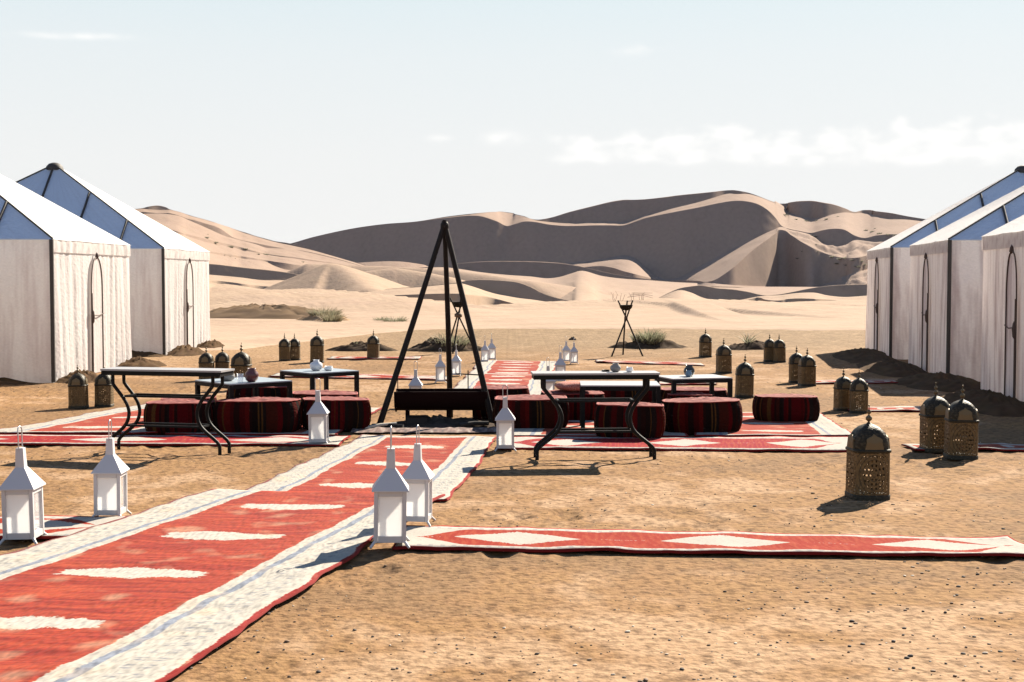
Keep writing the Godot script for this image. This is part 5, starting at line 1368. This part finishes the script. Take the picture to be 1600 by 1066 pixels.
	rug("runner_rug", "thin dark red runner seen through the legs of the right back table", "rug", g, 0.008, Vector2(3.0, -19.9), Vector2(3.0, -20.5), Vector2(1.4, -20.4), Vector2(1.4, -19.8), run[1], 8, 40, 0.03)
	rug("runner_rug", "pale runner leading to the farthest right tent", "rug", g, 0.008, Vector2(5.75, -20.2), Vector2(5.75, -20.65), Vector2(4.45, -20.6), Vector2(4.45, -20.1), wool[2], 8, 40, 0.03)
	rug("runner_rug", "pale runner passing behind the big brass lantern to the middle right tent", "rug", g, 0.008, Vector2(5.2, -16.0), Vector2(5.2, -16.5), Vector2(3.95, -16.4), Vector2(3.95, -15.95), wool[2], 8, 40, 0.03)
	rug("runner_rug", "pale runner at the feet of the brass pair near the right edge", "rug", g, 0.008, Vector2(5.4, -12.3), Vector2(5.4, -12.75), Vector2(3.65, -12.75), Vector2(3.65, -12.4), wool[2], 8, 40, 0.04)

	# ---- fire place
	var tp := thing("fire_tripod", "tall black tripod of poles standing over the fire trough", "tripod")
	for q in [[Vector3(-1.40, -0.03, -14.25), 0.034], [Vector3(-0.20, -0.03, -14.62), 0.034], [Vector3(-0.70, -0.03, -15.55), 0.033]]:
		var s := Shape.new()
		var top := Vector3(-0.72, 2.14, -14.72)
		var dir: Vector3 = (top - q[0]).normalized()
		s.tube([q[0], (q[0] as Vector3).lerp(top, 0.5) + Vector3(0.006, 0, 0.006), top + dir * 0.03], q[1], q[1] * 0.8, 9)
		put("pole", s, M.tripod, tp)
	var kt := Shape.new()
	kt.lathe([Vector2(0.025, 2.06), Vector2(0.045, 2.09), Vector2(0.045, 2.13), Vector2(0.03, 2.16), Vector2(0.0, 2.17)], 10, 2.0, Vector3(-0.72, 0, -14.72))
	put("joint", kt, M.tripod, tp)
	var pit := thing("fire_trough", "rusty half barrel fire trough on short legs under the tripod", "fire pit", Vector3(-0.765, 0, -14.78), 0.03)
	var tr := Shape.new()
	tr.smooth(true)
	var L := 0.485
	var cy := 0.335
	for i in 14:
		var a0 := PI + PI * i / 14.0
		var a1 := PI + PI * (i + 1) / 14.0
		for rr in [0.205, 0.195]:
			var p0 := Vector3(0, cy + sin(a0) * rr, cos(a0) * rr)
			var p1 := Vector3(0, cy + sin(a1) * rr, cos(a1) * rr)
			var x := Vector3(L, 0, 0)
			if rr > 0.2: tr.quad(p0 - x, p0 + x, p1 + x, p1 - x)
			else: tr.quad(p0 + x, p0 - x, p1 - x, p1 + x)
	put("trough", tr, M.rust, pit)
	for e in [-1, 1]:
		var en := Shape.new()
		en.smooth(false)
		for i in 14:
			var a0 := PI + PI * i / 14.0
			var a1 := PI + PI * (i + 1) / 14.0
			for xx in [e * L, e * (L - 0.006)]:
				en.tri(Vector3(xx, cy, 0), Vector3(xx, cy + sin(a0) * 0.21, cos(a0) * 0.21), Vector3(xx, cy + sin(a1) * 0.21, cos(a1) * 0.21))
		en.tube([Vector3(e * L, cy, -0.21), Vector3(e * L, cy - 0.15, -0.15), Vector3(e * L, cy - 0.21, 0), Vector3(e * L, cy - 0.15, 0.15), Vector3(e * L, cy, 0.21)], 0.012, -1, 6)
		put("end_plate", en, M.rust, pit)
	for b in [-1, 1]:
		var rim := Shape.new()
		rim.box(Vector3(0, cy + 0.003, b * 0.203), Vector3(2 * L + 0.02, 0.022, 0.022))
		put("rim", rim, M.rust, pit)
	for q in [Vector2(0.08, 0.0), Vector2(-0.36, 0.03), Vector2(0.36, -0.05)]:
		var lg := Shape.new()
		lg.box(Vector3(q.x, 0.06, q.y), Vector3(0.045, 0.16, 0.045))
		put("leg", lg, M.rust, pit)
	var ash := Shape.new()
	ash.sheet(16, 6, func(u: float, v: float) -> Vector3: return Vector3(lerpf(-L + 0.01, L - 0.01, u), cy - 0.09 + 0.03 * nm.get_noise_2d(u * 60.0, v * 20.0), lerpf(0.165, -0.165, v)))
	put("ash_bed", ash, M.char, pit)
	heap("ash_heap", "dark heap of ash and burnt earth under the fire trough", "ash", "", -0.75, -14.55, 0.75, 0.42, 0.07, 0.0, Color(0.06, 0.045, 0.035), 421)
	var bx := thing("ember_box", "small black iron box on the ground under the trough", "box", Vector3(-1.0, -0.005, -14.42), 0.05)
	var bs := Shape.new()
	bs.box(Vector3(0, 0.05, 0), Vector3(0.22, 0.1, 0.16), Basis(), 0.006)
	put("body", bs, M.char, bx)
	var bl := Shape.new()
	bl.box(Vector3(0, 0.106, 0), Vector3(0.23, 0.012, 0.17), Basis(), 0.004)
	put("lid", bl, M.black_iron, bx)
	var logs := [[Vector3(-1.52, 0.02, -14.0), Vector3(-1.2, 0.05, -14.2), 0.02, "pale split stick lying by the tripod's left foot", M.driftwood], [Vector3(-1.45, 0.02, -14.22), Vector3(-1.12, 0.03, -14.1), 0.028, "charred log lying left of the small iron box", M.char], [Vector3(-0.55, 0.02, -14.28), Vector3(-0.25, 0.03, -14.4), 0.03, "charred log lying by the tripod's right foot", M.char]]
	for q in logs:
		var s := Shape.new()
		s.tube([q[0], (q[0] as Vector3).lerp(q[1], 0.5) + Vector3(0, 0.012, 0.01), q[1]], q[2], q[2] * 0.75, 7)
		tag(put("firewood", s, q[4]), q[3], "firewood", "sticks by the fire")
	var rngs := RandomNumberGenerator.new()
	rngs.seed = 88
	# a crumpled striped blanket along the edge of the path rug
	var bln := Shape.new()
	var kb := mat(Color.WHITE, 0.95)
	kb.uv1_scale = Vector3(4.0, 0.25, 1.0)
	kb.albedo_texture = noise_tex(0.02, 2, 47, false, 1.0, 256, ramp(lin(0.02, 0.015, 0.015), lin(0.10, 0.05, 0.04), lin(0.24, 0.20, 0.165)))
	bln.sheet(90, 8, func(u: float, v: float) -> Vector3:
		var p := Vector3(lerpf(-1.62, -0.12, u), 0.0, -13.72 - 0.42 * v + 0.05 * nr.get_noise_2d(u * 5.0, v))
		p.y = 0.012 + 0.03 * sin(PI * v) * (0.3 + 0.9 * absf(nr2.get_noise_2d(u * 9.0, v * 0.6)))
		return p)
	tag(put("crumpled_blanket", bln, kb), "crumpled dark and cream striped blanket before the fire trough", "blanket")
	var sp := thing("spit_stand", "thin iron rods with a crossbar standing behind the trough's right end", "spit stand", Vector3(-0.53, 0, -16.55))
	var s1 := Shape.new()
	s1.tube([Vector3(0, -0.02, 0), Vector3(0, 0.44, 0)], 0.007, -1, 6)
	put("rod", s1, M.black_iron, sp)
	var s2 := Shape.new()
	s2.tube([Vector3(-0.15, 0.40, 0), Vector3(0.17, 0.385, 0.03)], 0.008, -1, 6)
	put("crossbar", s2, M.black_iron, sp)
	var s3 := Shape.new()
	s3.tube([Vector3(0, -0.02, 0), Vector3(0, 0.36, 0)], 0.006, -1, 6)
	tag(put("iron_stake", s3, M.wood, self, Transform3D(Basis(), Vector3(-1.35, 0, -16.2))), "single thin iron stake standing behind the trough's left end", "stake")

	# ---- console tables
	console("tall console table with bowed iron legs before the left-hand seats", -3.10, -12.34, -0.22, 1.17, 0.30)
	console("tall console table with bowed iron legs before the right-hand seats", 0.72, -11.92, 0.055, 1.10, 0.30)
	# ---- low tables
	low_table("low_table", "low black table behind the left-hand console, red jar on top", -2.83, -14.45, 0.74, 0.74, 0.72, M.blue_top)
	low_table("low_table", "low black table at back left with a round white pot on it", -2.24, -15.95, 0.66, 0.66, 0.74, M.blue_top)
	low_table("low_table", "low black table right behind the right-hand console", 1.10, -14.05, 0.80, 0.60, -0.03, M.table_top)
	low_table("low_table", "low black table at back right with a dark jar on it", 1.98, -14.98, 0.70, 0.52, 0.28, M.table_top)
	# ---- crockery
	pot("red_jar", "dark red glazed jar on the left low table", "jar", Vector3(-2.70, 0.483, -14.22), 0.074, 0.14, M.red_clay)
	pot("grey_bowl", "grey clay bowl behind the left console's right end", "bowl", Vector3(-2.98, 0.483, -14.35), 0.082, 0.10, M.grey_clay, 0.75)
	var gl := thing("glass_cup", "clear glass cup beside the dark red jar", "cup", Vector3(-2.80, 0.483, -14.12), 0.0, "crockery on the tables")
	var gs := Shape.new()
	gs.lathe([Vector2(0.03, 0), Vector2(0.038, 0.09), Vector2(0.034, 0.09), Vector2(0.026, 0.008), Vector2(0.0, 0.008)], 14, 2.0, Vector3.ZERO, 0.0, 1.0, false)
	put("wall", gs, M.glass, gl)
	pot("white_pot", "round bluish white pot on the back left table", "pot", Vector3(-2.27, 0.483, -15.9), 0.076, 0.125, M.porcelain, 0.4)
	pot("white_dish", "small white dish beside the round white pot", "dish", Vector3(-2.13, 0.483, -15.92), 0.055, 0.05, M.white_china, 0.8)
	pot("grey_pot", "squat grey clay pot on the right-hand console", "pot", Vector3(0.90, 0.746, -11.93), 0.048, 0.075, M.grey_clay, 0.5)
	pot("white_cup", "small white cup right of the squat grey pot", "cup", Vector3(1.02, 0.746, -11.9), 0.034, 0.042, M.white_china, 0.75)
	pot("iron_dish", "flat dark dish left of the squat grey pot", "dish", Vector3(0.82, 0.746, -11.98), 0.04, 0.014, M.black_iron, 0.8)
	pot("black_jar", "black glazed jar on the back right table", "jar", Vector3(1.94, 0.483, -15.02), 0.062, 0.12, M.black_glaze, 0.6)
	pot("blue_cup", "small blue glazed cup in front of the black jar", "cup", Vector3(1.92, 0.483, -14.9), 0.036, 0.07, M.blue_glaze, 0.7)

	# ---- poufs
	pouf("front left pouf, seen through the console's legs, at the rug's left", -3.36, -13.88, 0.70, 0.50, 0.30, 0.05, 0)
	pouf("wide front pouf right of the left console's legs", -2.57, -13.90, 0.88, 0.52, 0.32, -0.12, 1)
	pouf("pouf behind the small white lantern left of the fire", -1.82, -14.12, 0.72, 0.48, 0.31, 0.18, 2)
	pouf("back pouf half hidden under the left low table", -2.92, -15.75, 0.72, 0.43, 0.31, 0.1, 2)
	pouf("back pouf at left seen above the front pouf's left end", -3.50, -14.85, 0.62, 0.43, 0.26, 0.2, 1)
	pouf("back pouf in front of the back left table's legs", -2.05, -14.98, 0.76, 0.45, 0.30, 0.1, 0)
	pouf("pouf right of the fire behind a white lantern", 0.20, -14.28, 0.80, 0.49, 0.31, -0.03, 1)
	pouf("pouf hidden behind the tripod's right leg", -0.12, -15.35, 0.66, 0.43, 0.33, 0.0, 2)
	pouf("pouf with a speckled cushion on it behind the right console", 0.66, -15.05, 0.72, 0.48, 0.30, 0.1, 0)
	pouf("smaller front pouf right of the right console's legs", 1.15, -13.42, 0.70, 0.37, 0.32, -0.1, 2)
	pouf("large round pouf right of centre on the carpet", 1.92, -13.88, 0.83, 0.53, 0.32, 0.0, 1, 2.9)
	pouf("lone striped pouf farthest right on its own rug", 2.97, -14.86, 0.70, 0.45, 0.275, 0.0, 0)
	pouf("long flat pouf at the back between the right tables", 1.30, -15.95, 0.86, 0.43, 0.30, 0.05, 1)
	pouf("flat pouf at the back beside the right back table", 2.10, -15.85, 0.80, 0.40, 0.27, -0.1, 0)
	pouf("low pouf tucked under the right back table", 1.90, -14.66, 0.50, 0.30, 0.31, 0.0, 2)
	var cu := Shape.new()
	cu.smooth(true)
	for side in [1.0, -1.0]:
		cu.sheet(14, 14, func(u: float, v: float) -> Vector3:
			var a := (u - 0.5) * 2.0
			var b := (v - 0.5) * 2.0
			return Vector3(a * 0.2 * (1.0 - 0.1 * b * b), side * 0.06 * pow(maxf(0.0, (1.0 - a * a) * (1.0 - b * b)), 0.45), -b * side * 0.17 * (1.0 - 0.1 * a * a)))
	tag(put("cushion", cu, M.speckled, self, Transform3D(Basis(Vector3.UP, 0.3), Vector3(0.68, 0.375, -15.0))), "red and cream speckled cushion lying on a pouf", "cushion")

	# ---- white lanterns: x, z, size, turn of the handle, turn, label
	var proto := white_lantern()
	var wl := [
		[-2.92, -8.16, 1.0, 1.45, 0.0, "white lantern at the picture's left edge before the runner end"],
		[-2.64, -8.98, 0.93, 1.5, 0.0, "white lantern on bare sand beside the foreground rug's left border"],
		[-0.71, -7.93, 1.0, 1.5, 0.08, "largest white lantern, in front of its twin at the picture's centre"],
		[-0.60, -8.62, 0.90, 1.4, -0.1, "white lantern just behind the largest one, rug border beside it"],
		[-1.82, -12.9, 0.90, 0.15, 0.0, "white lantern in front of the pouf left of the fire"],
		[-0.06, -12.46, 0.86, 0.1, 0.0, "white lantern in front of the pouf right of the fire"],
		[-1.17, -16.6, 0.80, 0.1, 0.0, "white lantern showing only its top above the fire trough"],
		[-1.06, -20.35, 0.74, 0.5, 0.1, "white lantern partly behind the tripod's middle pole"],
		[-0.88, -21.7, 0.73, 1.5, -0.1, "white lantern right of the tripod's middle pole"],
		[-0.50, -25.2, 0.70, 0.6, 0.0, "left one of the far lantern pair at the path's left side"],
		[-0.38, -25.75, 0.72, 1.2, 0.15, "right one of the far lantern pair at the path's left side"],
		[1.00, -25.2, 0.68, 0.3, 0.1, "left one of the far lantern pair at the path's right side"],
		[1.12, -24.7, 0.68, 1.3, 0.0, "right one of the far lantern pair at the path's right side"],
		[0.72, -20.4, 0.80, 0.4, 0.0, "white lantern half hidden above the right console's tabletop"],
		[0.46, -17.3, 0.80, 0.5, 0.05, "white lantern seen under the right console's left end"],
	]
	for i in wl.size():
		var q: Array = wl[i]
		var o := proto if i == 0 else copy_of(proto, "white_lantern", q[5], Vector3.ZERO, 0, 1)
		o.set_meta("label", q[5])
		var on_rug := 0.024 if i in [2, 3] else 0.0
		o.position = Vector3(q[0], on_rug, q[1])
		o.rotation = Vector3(rngs.randf_range(-0.015, 0.015), q[4], rngs.randf_range(-0.02, 0.02))
		o.scale = Vector3.ONE * q[2]
		o.get_node("handle").rotation.y = q[3]

	# ---- brass lanterns: x, z, height, turn, label
	var bp := brass_lantern()
	var bl2 := [
		[2.55, -9.80, 0.655, 0.02, "biggest brass lantern, alone on the sand at right front"],
		[3.86, -12.45, 0.61, 0.1, "left one of the brass pair standing on a pale runner"],
		[3.92, -11.95, 0.625, -0.05, "right one of the brass pair standing on a pale runner"],
		[3.92, -16.2, 0.49, 0.05, "left one of the brass pair just right of the lone pouf"],
		[4.03, -15.92, 0.49, -0.1, "right one of the brass pair just right of the lone pouf"],
		[4.25, -20.45, 0.54, 0.0, "left one of the brass pair at the pale runner to the far tent"],
		[4.27, -19.85, 0.54, 0.1, "right one of the brass pair at the pale runner to the far tent"],
		[3.05, -18.0, 0.555, 0.0, "brass lantern standing right of the back right table"],
		[3.46, -22.4, 0.565, 0.15, "brass lantern between the back table's and the farthest one"],
		[3.79, -26.9, 0.555, 0.0, "farthest brass lantern on the right, left of the palm bed"],
		[4.79, -25.5, 0.51, 0.0, "left one of the brass pair beside the palm bed"],
		[4.93, -25.3, 0.51, 0.1, "right one of the brass pair beside the palm bed"],
		[-5.22, -16.5, 0.51, 0.0, "brass lantern farthest left, before the front left tent"],
		[-4.97, -16.7, 0.50, 0.1, "brass lantern half behind the left console's tabletop end"],
		[-4.63, -20.8, 0.52, 0.0, "left one of three brass domes above the left console"],
		[-4.44, -21.0, 0.52, 0.1, "middle one of three brass domes above the left console"],
		[-3.79, -19.2, 0.645, 0.0, "big right one of three brass domes above the left console"],
		[-4.25, -25.7, 0.51, 0.05, "left one of the far brass pair left of the white pot"],
		[-4.10, -25.9, 0.50, 0.0, "right one of the far brass pair left of the white pot"],
		[-3.58, -25.2, 0.60, 0.1, "tall brass lantern standing behind the round white pot"],
		[-2.66, -26.3, 0.55, 0.0, "single far brass lantern left of the tripod by a red runner"],
	]
	for i in bl2.size():
		var q: Array = bl2[i]
		var o := bp if i == 0 else copy_of(bp, "brass_lantern", q[4], Vector3.ZERO, 0, 1)
		o.set_meta("label", q[4])
		o.position = Vector3(q[0], 0.0, q[1])
		o.rotation = Vector3(0, q[3] + (0.06 if i % 3 == 0 else -0.03), rngs.randf_range(-0.02, 0.02))
		o.scale = Vector3.ONE * q[2]

	# ---- fire bowls on crossed poles
	var fb := thing("fire_bowl_stand", "fire bowl held up on three crossed poles, right of centre", "fire bowl", Vector3(2.26, -0.01, -27.25))
	for k in 3:
		var a := TAU * k / 3.0 + 0.45
		var dir := Vector3(cos(a), 0, sin(a))
		var s := Shape.new()
		s.tube([dir * 0.36, Vector3(0, 0.74, 0) + dir.rotated(Vector3.UP, 1.2) * 0.02, dir * -0.17 + Vector3(0, 1.10, 0)], 0.017, 0.015, 7)
		put("pole", s, M.tripod, fb)
	var bo := Shape.new()
	bo.lathe([Vector2(0.0, 0.90), Vector2(0.07, 0.91), Vector2(0.115, 0.95), Vector2(0.135, 1.01), Vector2(0.142, 1.015), Vector2(0.13, 1.01), Vector2(0.1, 0.96), Vector2(0.0, 0.93)], 16, 2.0, Vector3.ZERO, 0.0, 1.0, false)
	put("bowl", bo, M.black_iron, fb)
	var ti := Shape.new()
	ti.lathe([Vector2(0.02, 0.70), Vector2(0.035, 0.72), Vector2(0.035, 0.77), Vector2(0.02, 0.79)], 8)
	put("lashing", ti, M.wood, fb)
	var fb2 := copy_of(fb, "fire_bowl_stand", "fire bowl on crossed poles seen between the tall tripod's poles", Vector3(-1.11, -0.01, -28.4), 0.7, 1.04)
	fb.set_meta("group", "fire bowls on crossed poles")
	fb2.set_meta("group", "fire bowls on crossed poles")
	(fb2.get_node("lashing") as Node3D).scale = Vector3(2.2, 1.0, 2.2)

	heap("dark_rock", "single dark rock on the plain beyond the far right lantern pair", "rock", "", 1.5, -34.0, 0.12, 0.1, 0.08, 0.0, Color(0.04, 0.03, 0.025), 480)
	# ---- planted beds and scrub
	var soil := Color(0.055, 0.038, 0.026)
	g = "dark planted beds on the plain"
	heap("planting_bed", "dark earth ring under the leafy bush behind the small fire bowl", "planting bed", g, 3.05, -30.4, 0.95, 0.5, 0.17, 0.1, soil, 431, -0.02, 1.6)
	heap("planting_bed", "dark earth bed under the young palm at right", "planting bed", g, 5.15, -29.8, 0.72, 0.4, 0.15, 0.0, soil, 432, -0.02, 1.2)
	heap("planting_bed", "wide dark bed seen behind the tall tripod", "planting bed", g, -1.45, -29.2, 0.95, 0.5, 0.22, 0.0, soil, 433, -0.02, 1.6)
	heap("planting_bed", "low dark bed between the tall and the single far brass lanterns", "planting bed", g, -3.2, -29.2, 0.85, 0.35, 0.17, 0.0, soil, 434, -0.02, 1.0)
	g = "young plants in the beds"
	bush("leafy_bush", "green leafy bush in the dark bed behind the small fire bowl", g, Vector3(3.02, 0.08, -30.4), [["foliage", blades(420, 0.42, 0.33, 0.7, 0.014, 441), M.olive_leaf], ["inner_foliage", blades(200, 0.34, 0.24, 0.6, 0.014, 442), M.green_leaf]])
	bush("young_palm", "young palm with spread fronds in the bed at right", g, Vector3(5.12, 0.06, -29.8), [["fronds", blades(46, 0.5, 0.03, 1.1, 0.016, 443, 0.5), M.olive_leaf]])
	bush("leafy_bush", "olive bush in the dark bed behind the tall tripod", g, Vector3(-1.30, 0.1, -29.2), [["foliage", blades(260, 0.36, 0.4, 0.8, 0.014, 444), M.olive_leaf]])
	bush("young_palm", "tiny sprout in the low bed left of the tripod", g, Vector3(-3.3, 0.06, -29.2), [["fronds", blades(26, 0.26, 0.03, 1.0, 0.012, 445, 0.4), M.olive_leaf]])
	# mounds and tussocks at the foot of the dunes
	g = "rough ground at the foot of the dunes"
	heap("scrub_mound", "dark crusted mound right beside the back left tent", "mound", g, -9.2, -50.5, 3.6, 2.4, 0.62, -0.15, Color(0.12, 0.08, 0.05), 451, -0.1, 0.7)
	heap("scrub_mound", "sandy mound under the dry tussock left of the tripod", "mound", g, -6.55, -48.0, 1.3, 1.2, 0.36, 0.0, Color(0.26, 0.17, 0.10), 452, -0.1, 0.5)
	g = "dry tussocks below the dunes"
	bush("dry_tussock", "big dry grass tussock on the sandy mound", g, Vector3(-6.55, 0.18, -48.0), [["grass", blades(300, 0.46, 0.5, 0.9, 0.016, 461), M.dry_grass], ["dead_stems", blades(130, 0.32, 0.5, 1.0, 0.018, 462), M.far_scrub]])
	bush("dry_tussock", "smaller dry tussock right in front of the big one", g, Vector3(-6.1, 0.03, -46.6), [["grass", blades(260, 0.46, 0.3, 0.9, 0.016, 463), M.dry_grass]])
	bush("dry_tussock", "low green tuft left of the tripod on open sand", g, Vector3(-4.55, -0.03, -48.0), [["grass", blades(160, 0.28, 0.25, 1.0, 0.016, 464), M.olive_leaf]])
	bush("dry_tussock", "low green tuft nearest the tripod on open sand", g, Vector3(-4.0, -0.03, -47.0), [["grass", blades(200, 0.34, 0.35, 1.0, 0.016, 465), M.olive_leaf]])
	# dead branches standing on the sand beyond the right-hand fire bowl
	var db := thing("dead_branches", "thin dead branches standing on the sand ridge beyond the fire bowl", "branches", Vector3(5.75, dune_height(5.75, -66.0) - 0.05, -66.0))
	for k in 11:
		var x := rngs.randf_range(-0.95, 1.1)
		var s := Shape.new()
		var a := Vector3(x, 0, rngs.randf_range(-0.3, 0.3))
		s.tube([a, a + Vector3(rngs.randf_range(-0.12, 0.12), rngs.randf_range(0.15, 0.35), 0), a + Vector3(rngs.randf_range(-0.25, 0.25), rngs.randf_range(0.3, 0.5), 0.05)], 0.010, 0.004, 5)
		put("branch", s, M.wood, db)
	for k in 3:
		var s := Shape.new()
		s.tube([Vector3(-0.2 + 0.1 * k, 0.2 + 0.1 * k, 0), Vector3(0.5, 0.3 + 0.05 * k, 0.05), Vector3(1.0, 0.16 + 0.12 * k, 0)], 0.011, 0.006, 5)
		put("branch", s, M.wood, db)

	# ---- scrub dotted over the far dunes
	var scrub := Shape.new()
	scrub = blades(90, 1.25, 0.75, 0.9, 0.12, 470, 0.35)
	var scrub_mesh := scrub.done()
	for q in [[-74.4, 11.70, -336.0, 0.5], [-72.8, 10.64, -328.4, 0.8], [-71.1, 9.54, -330.2, 0.8], [-68.7, 8.59, -336.2, 1], [-65.7, 8.19, -339.5, 0.7], [-62.5, 6.93, -339.1, 0.6], [-61.3, 6.82, -342.7, 0.9], [-66.6, 6.45, -318.6, 0.4], [-65.6, 6.03, -319.9, 0.35], [-64.6, 5.67, -320.4, 0.4], [-64.0, 5.46, -322.1, 0.35], [-63.3, 5.24, -322.2, 0.4], [-61.6, 4.86, -321.4, 0.45], [-60.5, 4.56, -320.9, 0.4], [-54.9, 5.34, -337.7, 0.5], [-53.8, 5.36, -339.9, 0.4], [-51.9, 5.07, -341.6, 0.45], [131.8, 30.80, -664.2, 1.4], [135.4, 32.19, -674.5, 0.9], [134.6, 28.24, -654.0, 1.2], [139.5, 27.42, -652.6, 1.4], [143.6, 27.59, -649.1, 1], [146.6, 27.92, -642.6, 1.2], [152.9, 29.29, -646.8, 0.9], [134.2, 18.79, -608.8, 1.3], [133.3, 19.70, -611.1, 0.8], [133.8, 14.20, -592.0, 1], [129.4, 14.92, -587.2, 0.7], [122.1, 11.77, -578.1, 0.9], [127.1, 11.68, -573.0, 0.8], [120.7, 8.86, -581.6, 1.2], [132.1, 9.20, -566.8, 1.6], [133.3, 8.34, -560.7, 1.4], [135.0, 8.55, -556.8, 1.6], [135.0, 7.65, -545.6, 1.3], [138.3, 7.15, -546.3, 1.5], [132.4, 6.53, -561.2, 1.3], [134.5, 5.68, -551.8, 1.5], [136.1, 5.10, -542.7, 1.4], [140.1, 5.90, -547.7, 1.3], [159.7, 22.03, -621.6, 1.2], [159.8, 21.11, -610.9, 1.3], [159.9, 19.92, -599.6, 1.4], [161.8, 19.17, -593.1, 1.2], [164.6, 18.85, -591.4, 1.3], [167.3, 18.54, -590.2, 1.2], [163.0, 22.79, -618.7, 0.8]]:
		var o := put("desert_scrub", scrub_mesh, M.far_scrub, self, Transform3D(Basis(Vector3.UP, q[0]).scaled(Vector3(q[3], q[3] * 0.75, q[3]) * 0.8), Vector3(q[0], q[1] - 0.15, q[2])))
		tag(o, "dark scrub bush dotted on the sunlit slope of the left dune" if q[0] < 0.0 else "dark scrub bush dotted on the right-hand part of the great dune", "bush", "scrub on the left dune" if q[0] < 0.0 else "scrub on the great dune")
	# ---- pebbles and clods
	for kind in 2:
		var stone := Shape.new()
		stone.smooth(false)
		var ico := SphereMesh.new()
		ico.radial_segments = 7
		ico.rings = 3
		ico.radius = 0.5
		ico.height = 0.7
		var mm := MultiMesh.new()
		mm.transform_format = MultiMesh.TRANSFORM_3D
		mm.use_colors = true
		mm.mesh = ico
		mm.instance_count = [4200, 1500][kind]
		for k in mm.instance_count:
			var rr := 4.6 * pow([7.0, 9.0][kind], rngs.randf())
			var aa := rngs.randf_range(-0.40, 0.40)
			var x := sin(aa) * rr
			var z := -cos(aa) * rr
			var patch := npatch.get_noise_2d(x * 1.3 + 40.0, z * 1.3)
			var sz: float = ([0.004, 0.006][kind] + [0.006, 0.007][kind] * pow(rngs.randf(), 3.0)) * (0.5 + clampf(0.8 + 1.6 * patch, 0.1, 1.5))
			var bs2 := Basis(Vector3(rngs.randf() - 0.5, 1, rngs.randf() - 0.5).normalized(), rngs.randf() * TAU).scaled(Vector3(sz * rngs.randf_range(0.8, 1.6), sz * rngs.randf_range(0.5, 0.9), sz * rngs.randf_range(0.8, 1.5)))
			mm.set_instance_transform(k, Transform3D(bs2, Vector3(x, ground_height(x, z) + sz * 0.15, z)))
			var t := rngs.randf()
			mm.set_instance_color(k, Color(0.045, 0.032, 0.025) if t < 0.45 else (Color(0.15, 0.09, 0.05) if t < 0.85 else Color(0.4, 0.34, 0.27)))
		var mi := MultiMeshInstance3D.new()
		mi.multimesh = mm
		mi.material_override = M.stone
		mi.name = ["pebbles", "clods"][kind]
		add_child(mi, true)
		tag(mi, ["small dark and pale pebbles strewn over the bare ground", "larger dry earth clods strewn over the bare ground"][kind], ["pebbles", "clods"][kind], "", "stuff")
